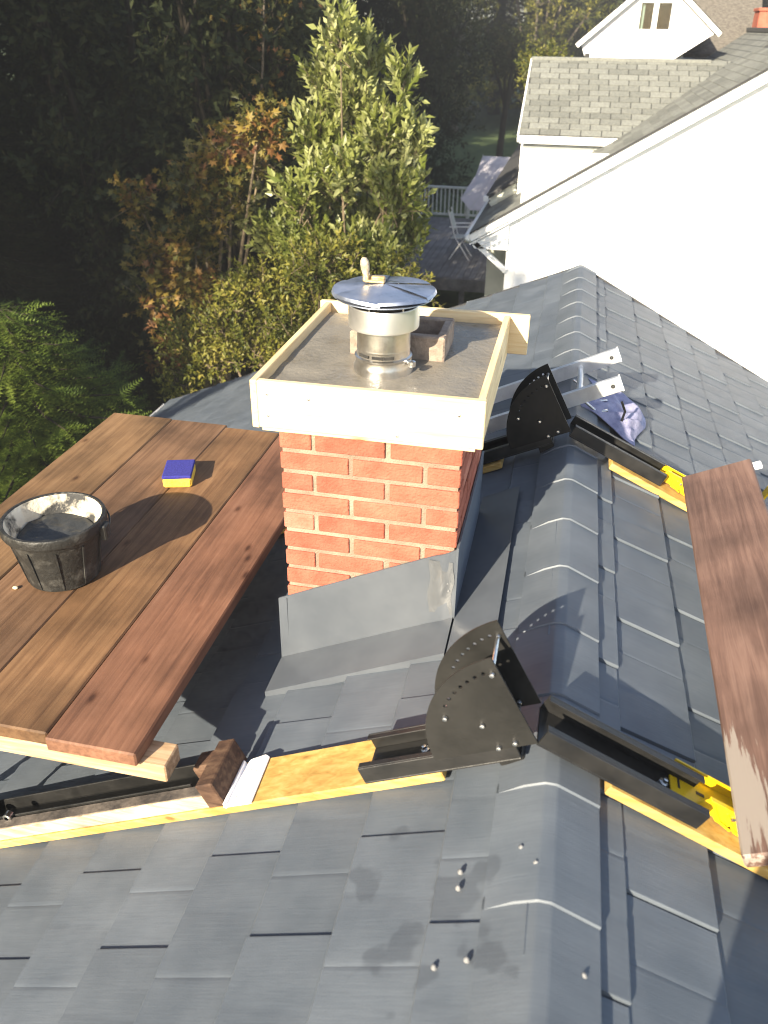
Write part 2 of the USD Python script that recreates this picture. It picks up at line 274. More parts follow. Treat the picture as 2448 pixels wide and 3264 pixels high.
# ------------------------------------------------------------------ our house: roof
XR, ZR, PIT = .113, -1.607, .47
TH = math.atan(PIT); CT, ST = math.cos(TH), math.sin(TH)
def rp(side, s, y, h=0.):       # point on a slope: s metres down from the ridge, h above the tiles
    d = np.array([side * CT, 0, -ST]); n = np.array([side * ST, 0, CT])
    s, y, h = np.broadcast_arrays(np.asarray(s, float), np.asarray(y, float), np.asarray(h, float))
    return np.array([XR, 0, ZR]) + s[..., None] * d + y[..., None] * np.array([0, 1., 0]) + h[..., None] * n
def verge(x): return 6.72 - .24 * (x - XR)
Y0, SE = -3.2, 4.56
house = thing('house', 'house with dark grey steel tile roof filling the foreground', 'house', (XR, 2, -7))
slopes = []
for side in (-1, 1):
    b = B()
    ye = [verge(XR), verge(XR + side * SE * CT)]
    P = [rp(side, 0, Y0, -.10), rp(side, 0, Y0, -.022), rp(side, 0, ye[0] - .03, -.10), rp(side, 0, ye[0] - .03, -.022), rp(side, SE - .02, Y0, -.10), rp(side, SE - .02, Y0, -.022), rp(side, SE - .02, ye[1] - .03, -.10), rp(side, SE - .02, ye[1] - .03, -.022)]
    b.hexa(P); slopes.append(part(house, 'roof_slope', b, EDGE))
# one pressed tile: three shakes rising along y, then a step down; the lower edge is a nose over the next course
PY = np.array([0, .003, .155, .169, .183, .328, .342, .356, .512, .5155, .518])
PH = np.array([-.004, .0, .0042, .0016, .0048, .0066, .0042, .0068, .0086, .0078, -.004])
PS = np.array([0, .02, .222, .2345, .2395, .2395]); PN = np.array([-.008, -.006, .0095, .0115, .0075, -.008])
def tile(side, s0, y0, wob):
    py, ph = (PY, PH) if side < 0 else (.518 - PY[::-1], PH[::-1])      # the same panel, turned round on the other slope
    hh = ph[None, :] + PN[:, None] + wob * (py / .52)[None, :]
    if s0 < .05: hh = hh - .007
    hh[-1] = -.012; hh[:, 0] = np.minimum(hh[:, 0], -.010); hh[:, -1] = -.012
    v = rp(side, s0 + PS[:, None] + 0 * hh, y0 + py[None, :] + 0 * hh, hh).reshape(-1, 3)
    v[:, 1] = np.minimum(v[:, 1], verge(v[:, 0]))
    n = len(PY); i, j = np.meshgrid(np.arange(len(PS) - 1), np.arange(n - 1), indexing='ij'); a = (i * n + j).ravel()
    q = np.stack([a, a + 1, a + n + 1, a + n], 1) if side < 0 else np.stack([a, a + n, a + n + 1, a + 1], 1)
    return B().add(v, q)
PER = .52
for side, sl, sfirst, ncou, ph in ((-1, slopes[0], .263, 19, 0), (1, slopes[1], .203, 17, 1)):
    for k in range(-1, ncou - 1):
        s0 = sfirst + .2385 * k
        if s0 < -.05: s0 = max(s0, .02)
        xs = XR + side * s0 * CT
        odd = (k + (side < 0)) % 2
        yy = (1.39 - 2 * PER if odd == 1 else 1.13 - PER) if side < 0 else (.755 - .247 * 2 if odd == 0 else .755 - .247)
        per0 = yy - (2 if k > 9 else 1) * 0 * PER
        j = 0
        while True:
            y0 = per0 + j * PER; j += 1
            if y0 > verge(xs): break
            if y0 + PER < .2 and side > 0 and s0 > 1.6: continue
            if s0 + .2385 > SE + .02: continue
            part(sl, 'roof_tile', tile(side, s0, y0, rng.normal(0, .0012)), TILE, smooth=22)
# ridge caps: pressed angle pieces, the near end of each lapping over
CAPU = np.array([-.136, -.131, -.06, -.013, -.0105, -.003, .003, .0105, .013, .06, .124, .131])
for i in range(-5, 18):
    ya, yb_ = 1.148 + .3235 * i, 1.148 + .3235 * (i + 1) + .03
    if yb_ > verge(XR): yb_ = verge(XR)
    if ya > verge(XR) - .05: break
    rows = []
    for yy, lift in ((ya, -.004), (ya, .004), (ya + .003, .0085), (ya + .03, .008), (yb_, .002)):
        row = []
        for u in CAPU:
            sd = -1 if u < 0 else 1
            h = .017 + lift
            if abs(u) > .1305: h = min(h, .013 if sd < 0 else .010)
            if abs(u) < .006: h -= .001
            row.append(rp(sd, abs(u), yy, h))
        rows.append(row)
    rows = np.array(rows); n = len(CAPU); v = rows.reshape(-1, 3)
    ii, jj = np.meshgrid(np.arange(4), np.arange(n - 1), indexing='ij'); a = (ii * n + jj).ravel()
    b = B().add(v, np.stack([a, a + 1, a + n + 1, a + n], 1))
    for e, sd in ((0, -1), (n - 1, 1)):                    # turned-down edges
        q = v[e::n]; q2 = q.copy(); q2[:, 2] -= .024; k = len(q)
        i_ = np.arange(k - 1); f = np.stack([i_, i_ + 1, k + i_ + 1, k + i_], 1)
        b.add(np.vstack([q, q2]), f if sd < 0 else f[:, ::-1])
    part(house, 'ridge_cap', b, CAPM, smooth=20)
for sd, s, y in ((-1, .199, 1.251), (-1, .198, 1.208), (-1, .225, 1.022), (-1, .153, 1.034), (-1, .014, 1.246), (-1, .052, 1.292), (1, .085, 1.03)):
    b = B().lathe([(.001, .004), (.003, .0036), (.0042, .002), (.0045, -.001), (.0065, -.0015), (.007, -.006)], rp(sd, s, y, .024 if s < .13 else .016), 10, [[1, 0, 0], [0, 1, 0], [0, 0, 1]])
    part(house, 'screw', b, SCREW, smooth=True)
# walls, verge boards, gutters
for side in (-1, 1):
    x = XR + side * (SE - .45) * CT; yb_ = verge(x)
    part(house, 'wall', B().box((x - .09, Y0 + .3, -7.05), (x + .09, verge(x) - .35, ZR - (SE - .45) * ST - .08)), WALLW)
    g = B(); xe = XR + side * (SE + .035) * CT; ze = ZR - (SE + .02) * ST - .035
    th = np.linspace(math.pi, 2 * math.pi, 9)
    for k in range(8):
        for r_, fl in ((.058, 1), (.052, -1)):
            p = [(xe + r_ * math.cos(t), y, ze + r_ * math.sin(t)) for y in (Y0, verge(xe) + .02) for t in (th[k], th[k + 1])]
            g.add(p, [[0, 1, 3, 2]] if fl > 0 else [[2, 3, 1, 0]])
    part(house, 'gutter', g, WHITEP, smooth=True)
    vb = B(); A, Bp = rp(side, .0, verge(XR) + .012, -.055), rp(side, SE, verge(XR + side * SE * CT) + .012, -.055)
    vb.bar(A, Bp, .024, .13, up=(side * ST, 0, CT)); part(house, 'verge_board', vb, EDGE)
gp = Polygon([(XR - (SE - .5) * CT, -7.05), (XR + (SE - .5) * CT, -7.05), (XR + (SE - .5) * CT, ZR - (SE - .5) * ST - .12), (XR, ZR - .14), (XR - (SE - .5) * CT, ZR - (SE - .5) * ST - .12)])
part(house, 'wall', B().poly(gp, t=.15, o=(0, 6.0, 0)), WALLW)
part(house, 'wall', B().poly(gp, t=.15, o=(0, Y0 + .5, 0)), WALLW)

# ------------------------------------------------------------------ chimney
X0, X1, YA, YB_ = -.826, -.241, 2.281, 2.985
chim = thing('chimney', 'red brick chimney with wet concrete top rising through the roof left of the ridge', 'chimney', ((X0 + X1) / 2, (YA + YB_) / 2, -2.25))
part(chim, 'mortar_core', B().box((X0 + .007, YA + .007, -2.35), (X1 - .007, YB_ - .007, -.985)), MORTAR)
W, J, CZ = .104, .0155, .0745
def brick(x0, y0, x1, y1, z, pale=False):
    d = rng.normal(0, .0012, 3)
    part(chim, 'brick', B().box((x0 + d[0], y0 + d[1], z + .0), (x1 + d[0], y1 + d[1], z + CZ - J - .001), .003), BRICKP if pale else BRICK)
zt = -1.1105 + .0315
for c in range(17):
    z = zt - c * CZ + .0545 - CZ + .0025
    if z < -2.33: break
    A = c % 2 == 1
    def run(a, b_, out):      # split a run in bricks
        L = .2255; p = a; o = []
        while p < b_ - .02:
            o.append((p, min(p + L, b_))); p += L + J
        return o
    pale = lambda: c < 1 or rng.random() < .13
    if A:
        for a, b_ in run(X0 + W + J, X1, 0): brick(a, YA, b_, YA + W, z, pale())
        for a, b_ in run(YA + W + J, YB_, 0): brick(X1 - W, a, X1, b_, z, pale())
        for a, b_ in run(X0, X1 - W - J, 0): brick(a, YB_ - W, b_, YB_, z, pale())
        for a, b_ in run(YA, YB_ - W - J, 0): brick(X0, a, X0 + W, b_, z, pale())
    else:
        for a, b_ in run(X0, X1 - W - J, 0): brick(a, YA, b_, YA + W, z, pale())
        for a, b_ in run(YA, YB_ - W - J, 0): brick(X1 - W, a, X1, b_, z, pale())
        for a, b_ in run(X0 + W + J, X1, 0): brick(a, YB_ - W, b_, YB_, z, pale())
        for a, b_ in run(YA + W + J, YB_, 0): brick(X0, a, X0 + W, b_, z, pale())
# flashing: upstands on the faces and an apron on the tiles
def roofz(x): return ZR - PIT * abs(x - XR)
xs = np.concatenate([np.linspace(X0 - .035, X1 - .09, 6), np.linspace(X1 - .08, X1 + .004, 9)])
bulge = lambda x: .010 * np.exp(-((x - (X1 - .035)) / .028) ** 2)
top = np.array([(x, YA - .006 - bulge(x), -1.755 + .478 * (x + .836)) for x in xs]); bot = np.array([(x, YA - .012 - .4 * bulge(x), roofz(x) + .034) for x in xs])
bot2 = np.array([(x, YA - .05, roofz(x) + .034) for x in xs]); ap = np.array([(x, YA - .20, roofz(x) + .030) for x in xs]); lip = ap - [0, 0, .03]
tp0 = top + [0, .006, .0]
def strip(*rows):
    n = len(rows[0]); b = B()
    for r0, r1 in zip(rows[:-1], rows[1:]):
        i = np.arange(n - 1); b.add(np.vstack([r0, r1]), np.stack([i, n + i, n + i + 1, i + 1], 1))
    return b
part(chim, 'flashing', strip(tp0, top, bot, bot2, ap, lip), FLASH, 'grey front flashing folded onto the tiles', smooth=28)
zf = -1.46
part(chim, 'flashing', B().box((X1 + .003, YA - .012, roofz(X1) - .01), (X1 + .010, YB_ + .02, zf)).add([(X1 + .01, YA - .2, roofz(X1) + .032), (X1 + .16, YA - .2, roofz(X1 + .16) + .032), (X1 + .16, YB_ + .15, roofz(X1 + .16) + .032), (X1 + .01, YB_ + .15, roofz(X1) + .032)], [[0, 1, 2, 3]]), FLASH)
part(chim, 'flashing', B().box((X0 - .010, YA - .01, roofz(X0) - .02), (X0 - .003, YB_ + .02, roofz(X0) + .29)), FLASH)
part(chim, 'flashing', B().hexa([(X0 - .01, YB_ + .003, roofz(X0) - .02), (X0 - .01, YB_ + .003, roofz(X0) + .29), (X0 - .01, YB_ + .010, roofz(X0) - .02), (X0 - .01, YB_ + .010, roofz(X0) + .29), (X1 + .01, YB_ + .003, roofz(X1) - .02), (X1 + .01, YB_ + .003, zf), (X1 + .01, YB_ + .010, roofz(X1) - .02), (X1 + .01, YB_ + .010, zf)]), FLASH)
du, dv = np.meshgrid(np.linspace(-1, 1, 13), np.linspace(-1, 1, 25), indexing='ij'); gb = np.exp(-3.2 * (du ** 2 + dv ** 2)) - .01
gv_ = np.stack([X1 - .042 + .040 * du + .004 * np.sin(dv * 5), YA - .0135 - .011 * gb, -1.622 + .105 * dv], -1).reshape(-1, 3); a = (np.arange(12)[:, None] * 25 + np.arange(24)).ravel()
part(chim, 'dented_corner', B().add(gv_, np.stack([a, a + 25, a + 26, a + 1], 1)), pm('glossy_flashing', (.082, .088, .096), (.10, .106, .114), 6, .24, .12, 40, spec=.8, coat=.7), smooth=True)
for x, z in ((-.300, -1.64), (-.288, -1.655), (-.275, -1.642), (-.262, -1.60), (-.255, -1.63)):
    part(chim, 'rivet', B().lathe([(.001, .003), (.004, .002), (.005, 0)], (x, YA - .016, z), 8, [[1, 0, 0], [0, 0, 1], [0, -1, 0]]), SCREW)
# concrete crown inside the formwork, gently falling outwards
FX0, FX1, FY0, FY1, FZ0, FZ1 = -.885, -.178, 2.212, 3.052, -1.072, -.922
n = 26; cx, cy = np.meshgrid(np.linspace(FX0 + .023, FX1 - .023, n), np.linspace(FY0 + .023, FY1 - .023, n), indexing='ij')
cz = FZ1 - .020 - .012 * np.maximum(abs(cx + .53) / .35, abs(cy - 2.63) / .42) + .006 * (meshkit.fbm(np.stack([cx * 14, cy * 14, cx * 0], -1), 3) - .5)
cv = np.stack([cx, cy, cz], -1).reshape(-1, 3); a = (np.arange(n - 1)[:, None] * n + np.arange(n - 1)).ravel()
cb = B().add(cv, np.stack([a, a + n, a + n + 1, a + 1], 1)).box((FX0 + .0235, FY0 + .0235, FZ0 + .013), (FX1 - .0235, FY1 - .0235, FZ1 - .045))
part(chim, 'concrete_top', cb, CONC, smooth=40)
# square flue block standing in the concrete behind the pipe
bx0, bx1, by0, by1, bz = -.668, -.352, 2.575, 2.80, -.868
fb = B()
fb.box((bx0, by0, -.98), (bx1, by0 + .035, bz), .005).box((bx0, by1 - .03, -.98), (bx1, by1, bz), .005).box((bx0, by0 + .034, -.98), (bx0 + .035, by1 - .029, bz - .001), .005).box((bx1 - .03, by0 + .034, -.98), (bx1, by1 - .029, bz - .001), .005)
part(chim, 'flue_block', fb, BLOCK, 'clay flue block with open top')
part(chim, 'flue_opening', B().box((bx0 + .03, by0 + .03, -.975), (bx1 - .028, by1 - .028, -.93)), DARKIN)

# steel flue pipe with collar and cowl
PC = (-.53, 2.467)
flue = thing('flue_pipe', 'round stainless flue pipe with bright collar and flat segmented cowl on the chimney top', 'flue pipe', (PC[0], PC[1], -.95))
C = lambda z: (PC[0], PC[1], z)
pr = [(.094, -.96), (.095, -.93), (.090, -.922), (.0885, -.905), (.091, -.901), (.091, -.896), (.0845, -.893), (.0835, -.876), (.0845, -.874), (.0845, -.868), (.0835, -.866), (.0832, -.80), (.0832, -.77)]
part(flue, 'pipe', B().lathe([(r_, z) for r_, z in pr], C(0), 48), STEEL, smooth=35)
part(flue, 'clamp_bolt', B().tube([(PC[0] + .084, PC[1] - .035, -.905), (PC[0] + .108, PC[1] - .050, -.905)], .008, 8).lathe([(.001, .012), (.012, .008), (.012, -.008), (.001, -.012)], (PC[0] + .100, PC[1] - .046, -.905), 10), BOLT, smooth=30)
for th in (-2.15, -1.55, -1.2):
    t = np.array([-math.sin(th), math.cos(th), 0]); o_ = np.array([math.cos(th), math.sin(th), 0])
    part(flue, 'vent_slot', B().obox(np.array(C(-.884)) + .0848 * o_, [t, [0, 0, 1], o_], (.020, .0045, .0012)), DARKIN)
cp = [(.0840, -.803), (.104, -.806), (.109, -.803), (.110, -.797), (.110, -.738), (.108, -.735), (.104, -.735), (.104, -.775), (.085, -.785)]
part(flue, 'collar', B().lathe(cp, C(0), 56), WHITEST, smooth=35)
part(flue, 'inner_ring', B().lathe([(.098, -.79), (.0985, -.712), (.0, -.71)], C(0), 40), DARKIN, smooth=35)
for k in range(6):
    th = k * math.pi / 3 + .3
    part(flue, 'cowl_strut', B().box((-.0015 + PC[0] + .101 * math.cos(th), -.006 + PC[1] + .101 * math.sin(th), -.77), (.0015 + PC[0] + .101 * math.cos(th), .006 + PC[1] + .101 * math.sin(th), -.698)), STEEL)
hat = part(flue, 'cowl', B().lathe([(.02, -.6925), (.1, -.706), (.146, -.7135), (.1495, -.7125), (.149, -.710), (.1, -.702), (.02, -.688)], C(0), 48), HATM, smooth=30)
nseg = 6
for k in range(nseg):                 # overlapping pressed sectors with slightly flared outer edges
    t0, t1 = k * 2 * math.pi / nseg + .62, (k + 1) * 2 * math.pi / nseg + .62 + .04
    rr = np.array([.004, .05, .10, .140, .156, .160]); tt = np.linspace(t0, t1, 9); v = []
    for r_ in rr:
        for q, t in enumerate(tt):
            u = (q / 8)
            z = -.676 - .020 * (r_ / .156) + .0045 * (1 - u) * min(1, r_ / .06) + (.004 * math.sin(u * math.pi) if r_ > .13 else 0) - (.007 if r_ > .158 else 0)
            v.append((PC[0] + r_ * math.cos(t), PC[1] + r_ * math.sin(t), z))
    a = (np.arange(len(rr) - 1)[:, None] * 9 + np.arange(8)).ravel()
    f = np.stack([a, a + 9, a + 10, a + 1], 1); v = np.array(v); b = B().add(v, f).add(v - [0, 0, .0012], f[:, ::-1])
    part(hat, 'cowl_panel', b, HATM, smooth=30)
# mortar-smeared handle standing on the cowl
th_ = thing('tool_handle', 'small mortar-smeared handle standing upright on the flue cowl beside a flat strap', 'handle', (-.585, 2.48, -.674), scale=.86)
hp = [(.001, -.592), (.008, -.594), (.0145, -.604), (.0165, -.617), (.0155, -.632), (.012, -.648), (.0085, -.660), (.009, -.668), (.012, -.673)]
AXT = np.array([[1, 0, 0], [0, 1, 0], [-.12, 0, 1]])
b = B().lathe([(r_, z + .63) for r_, z in hp], (-.592, 2.475, -.63), 16, AXT); part(th_, 'grip', b, HANDLE, smooth=40)
b = B().box((-.590, 2.462, -.677), (-.520, 2.484, -.667), .003).box((-.590, 2.486, -.676), (-.524, 2.502, -.658), .004).box((-.600, 2.464, -.677), (-.578, 2.490, -.645), .004)
part(th_, 'strap', b, pm('brass_strap', (.35, .25, .13), (.5, .38, .22), 30, .35, .3, 80, metal=.6))

# formwork round the concrete
fw = thing('formwork_frame', 'pale pine formwork frame boxed round the wet concrete chimney top', 'formwork', ((FX0 + FX1) / 2, (FY0 + FY1) / 2, FZ0))
T = .0225
part(fw, 'board', B().box((FX0 + T + .001, FY0 - .003, FZ0), (FX1 + .003, FY0 + T - .003, FZ1 + .002), .0025), FORMW, 'sunlit front board')
part(fw, 'board', B().box((FX0, FY0, FZ0 - .004), (FX0 + T, FY1 - .001, FZ1 + .001), .0025), FORMY)
part(fw, 'board', B().box((FX1 - T, FY0 + T - .0025, FZ0 + .003), (FX1, FY1 - .001, FZ1 - .001), .0025), FORMY)
part(fw, 'board', B().box((FX0 - .022, FY1, FZ0 + .004), (FX1 + .072, FY1 + T, FZ1 + .004), .0025), FORMW, 'back board projecting past the right side')
part(fw, 'bottom_strip', B().box((FX0 + .03, FY0 + .004, FZ0 - .012), (FX1 - .02, YA - .003, FZ0 - .0005), .001), FORMW)
part(fw, 'bottom_strip', B().box((FX0 + .03, YB_ + .003, FZ0 - .010), (FX1 - .02, FY1 - .005, FZ0 + .0115), .001), FORMW)
part(fw, 'bottom_strip', B().box((FX0 + .024, YA - .002, FZ0 - .010), (X0 - .003, YB_ + .002, FZ0 + .0115), .001), FORMY)
part(fw, 'bottom_strip', B().box((X1 + .003, YA - .002, FZ0 - .010), (FX1 - .024, YB_ + .002, FZ0 + .0115), .001), FORMY)
for x, z in ((-.70, -.965), (-.43, -1.055), (-.25, -.97), (-.83, -.96), (-.83, -1.03)):
    part(fw, 'nail', B().lathe([(.001, .002), (.0045, .0012), (.005, 0)], (x, FY0 - .0035, z), 8, [[1, 0, 0], [0, 0, 1], [0, -1, 0]]), BOLT)

# ------------------------------------------------------------------ work platform
ZP, K = -1.805, 1.245
labs = ['outermost scaffold plank of the work platform, along its left edge under the bucket', 'scaffold plank of the work platform carrying the blue sponge, second from its left edge', 'honey brown scaffold plank of the work platform, second from the chimney', 'reddish scaffold plank of the work platform, next to the chimney']
for i, (xa, xb_, ye, ys) in enumerate(((-1.822, -1.5515, 2.985, 1.236), (-1.5497, -1.3035, 2.98, 1.235), (-1.3018, -1.0665, 2.955, 1.232), (-1.0646, -.834, 2.94, 1.218))):
    b = B().box((xa * K, ys * K, ZP - .052), (xb_ * K, ye * K, ZP - .0015 * (i % 2)), .005)
    single('scaffold_plank', b, PLANK[i], labs[i], 'plank', 'planks of the work platform beside the chimney')
single('platform_bearer', B().box((-2.5, 1.536, ZP - .118), (-.962, 1.630, ZP - .0535), .004), BEAR, 'pale timber bearer under the front ends of the platform planks', 'timber')
single('platform_bearer', B().box((-2.24, 3.38, ZP - .118), (-1.07, 3.47, ZP - .0535), .004), BEAR, 'timber bearer hidden under the far ends of the platform planks', 'timber')

# bucket
bc = np.array([-1.375, 1.84]) * K
bk = thing('bucket', 'black rubber bucket crusted with pale mortar standing on the platform planks', 'bucket', (bc[0], bc[1], ZP), scale=K)
O = (bc[0], bc[1], ZP)
out = [(.001, .002), (.098, .002), (.104, .006), (.112, .06), (.122, .12), (.130, .155), (.134, .158), (.137, .175)]
part(bk, 'body', B().lathe(out, O, 48), BUCK, smooth=40)
part(bk, 'rim', B().lathe([(.137, .172), (.146, .172), (.149, .178), (.149, .197), (.146, .203), (.139, .204), (.136, .200)], O, 48), BUCK, smooth=40)
part(bk, 'inside', B().lathe([(.136, .2005), (.1285, .17), (.1185, .12), (.1085, .07)], O, 48), BUCKIN, smooth=40)
for k in range(10):
    t = k * 2 * math.pi / 10 + .2; o_ = np.array([math.cos(t), math.sin(t), 0]); tt = np.array([-o_[1], o_[0], 0])
    p0, p1 = np.array(O) + o_ * .1035 + [0, 0, .01], np.array(O) + o_ * .1295 + [0, 0, .15]
    b = B().bar(p0, p1, .006, .006, up=o_); part(bk, 'rib', b, BUCK)
n = 24; r_, t_ = np.meshgrid(np.linspace(.002, .1165, 8), np.linspace(0, 2 * math.pi, n + 1)[:-1], indexing='ij')
mz = .122 + .05 * (np.clip((r_ * np.cos(t_ - 2.4)) / .12, -1, 1) * .5) + .018 * (meshkit.fbm(np.stack([r_ * np.cos(t_) * 30, r_ * np.sin(t_) * 30, 0 * r_], -1), 3) - .5)
v = np.stack([O[0] + r_ * np.cos(t_), O[1] + r_ * np.sin(t_), O[2] + mz], -1).reshape(-1, 3)
f = [[i * n + j, (i + 1) * n + j, (i + 1) * n + (j + 1) % n, i * n + (j + 1) % n] for i in range(7) for j in range(n)]
part(bk, 'mortar', B().add(v, f), WETM, smooth=True)
for t in (3.25, .1):
    o_ = np.array([math.cos(t), math.sin(t), 0]); part(bk, 'ear', B().obox(np.array(O) + o_ * .152 + [0, 0, .165], [o_, [-o_[1], o_[0], 0], [0, 0, 1]], (.010, .018, .024), .004), BUCK)
hs = [np.array(O) + [.150 * math.cos(t) * 1.04, 0, 0] + np.array([0, .150 * math.sin(t), .165 + .02 * math.sin(t) ** 2]) for t in np.linspace(3.25, 3.25 - math.pi, 18)]
part(bk, 'bail', B().tube(hs, .003, 6), BLACKST, smooth=True)
single('pebble', B().tm(trimesh.creation.icosphere(2, .008), np.array([[1.3, 0, 0, -1.475 * K], [0, 1, 0, 1.735 * K], [0, 0, .7, ZP + .005], [0, 0, 0, 1]])), pm('mortar_crumb', (.6, .5, .3), (.7, .6, .4), 60, .8), 'small pale mortar crumb on the plank in front of the bucket', 'crumb', smooth=True)
# sponge
SPX, SPY = -1.29 * K, 2.48 * K
sp = thing('sponge', 'blue and yellow scouring sponge lying on the platform planks', 'sponge', (SPX, SPY, ZP), scale=K)
sx = np.array([.115, .035, 0]); sx /= np.linalg.norm(sx); sy = np.array([-sx[1] * .2 - .3, 1, 0]); sy /= np.linalg.norm(sy); sy = np.array([-sx[1], sx[0], 0])
part(sp, 'foam', B().obox((SPX, SPY, ZP + .0195), [sx, sy, [0, 0, 1]], (.051, .066, .0185), .007), FOAM)
part(sp, 'scouring_pad', B().obox((SPX, SPY, ZP + .044), [sx, sy, [0, 0, 1]], (.0515, .0665, .0062), .004), BLUEP)

# ------------------------------------------------------------------ roof-ridge brackets
def slope_box(b, side, s0, s1, y0, y1, h0, h1, bev=0.):
    P = [rp(side, s, y, h) for s in (s0, s1) for y in (y0, y1) for h in (h0, h1)]
    c = np.mean(P, 0); return b.obox(c, [[side * CT, 0, -ST], [0, 1, 0], [side * ST, 0, CT]], (abs(s1 - s0) / 2, abs(y1 - y0) / 2, abs(h1 - h0) / 2), bev)
def ridge_bracket(y, dx, label, lefts):
    t = thing('ridge_bracket', label, 'bracket', (XR, y, ZR))
    ap = np.array([.058 + dx, -1.512])                      # sector: corner near the ridge, arc away on the left
    R_ = .268
    for k, yy in enumerate((y, y + .145)):
        ang = np.radians(np.linspace(207, 117, 22)); out = [tuple(ap + [.012, -.006])] + [tuple(ap + R_ * np.array([math.cos(a_), math.sin(a_)])) for a_ in ang]
        P = Polygon(out)
        for a_ in np.radians(np.array([126, 132, 138, 144, 150, 156.5, 163])):
            P = P.difference(Point(*(ap + .232 * np.array([math.cos(a_), math.sin(a_)]))).buffer(.0052, 6))
        part(t, 'plate', B().poly(P, t=.005, o=(0, yy + .005, 0)), BLACKPL)
        pts = ((172, .222), (168, .13), (205, .09), (196, .045), (121, .225))
        for a_, rr in pts:
            c = ap + rr * np.array([math.cos(math.radians(a_)), math.sin(math.radians(a_))])
            part(t, 'bolt', B().lathe([(.001, .010), (.006, .009), (.008, .004), (.008, 0)], (c[0], yy - .0005, c[1]), 8, [[1, 0, 0], [0, 0, 1], [0, -1, 0]]), BOLT, smooth=30)
    for a_, rr in ((172, .222), (121, .225), (196, .045)):      # cross rods between the plates
        c = ap + rr * np.array([math.cos(math.radians(a_)), math.sin(math.radians(a_))])
        part(t, 'cross_rod', B().tube([(c[0], y + .004, c[1]), (c[0], y + .143, c[1])], .0055, 10), BOLT, smooth=30)
    for side, s0, s1 in ((1, -.075 + dx, .385 + dx), (-1, .06, .505 - dx)):
        b = B(); slope_box(b, side, s0, s1, y + .006, y + .140, .050, .056, .002)
        slope_box(b, side, s0, s1, y + .006, y + .012, .056, .106, .002); slope_box(b, side, s0, s1, y + .134, y + .140, .056, .106, .002)
        slope_box(b, side, s0, s1, y + .012, y + .030, .101, .106, .001); slope_box(b, side, s0, s1, y + .116, y + .134, .101, .106, .001)
        part(t, 'channel', b, BLACKST)
        for ss, yy in ((s1 - .05, y + .05), (s1 - .10, y + .09)) if side > 0 else ((s1 - .14, y + .05), (s1 - .17, y + .085)):
            N = np.array([side * ST, 0, CT]); q = rp(side, ss, yy, .056); X_ = np.array([side * CT, 0, -ST])
            part(t, 'nut', B().lathe([(.013, 0), (.013, .011), (.007, .012), (.007, .022), (.001, .023)], q, 6, [X_, [0, 1, 0], N]), BOLT)
    # black heel where the bracket sits over the ridge
    part(t, 'heel', B().obox(rp(-1, .10, y + .07, .035), [[-CT, 0, -ST], [0, 1, 0], [-ST, 0, CT]], (.035, .035, .03), .004), BLACKST)
    return t
YB1, YB2 = 1.528, 3.405
ridge_bracket(YB1, 0., 'near black steel ridge bracket with two holed quarter-round plates in front of the chimney', 0)
ridge_bracket(YB2, .036, 'far black steel ridge bracket with two holed quarter-round plates right of the chimney', 1)
def slope_board(side, s0, s1, y0, y1, mat, label, h1=.043):
    b = B(); slope_box(b, side, s0, s1, y0, y1, .013, h1, .004); return single('bracket_board', b, mat, label, 'board')
slope_board(-1, .285, 2.6, YB1 + .010, YB1 + .19, YELW, 'long yellow board on the left roof slope under the near bracket and platform')
slope_board(1, .142, 1.35, YB1 + .002, YB1 + .185, YELW, 'yellow board on the right roof slope under the near bracket')
slope_board(-1, .31, 2.4, YB2 - .01, YB2 + .17, YELW, 'shaded yellow board on the left slope under the far bracket')
slope_board(1, .185, 1.35, YB2 - .012, YB2 + .17, YELW, 'yellow board on the right slope under the far bracket')

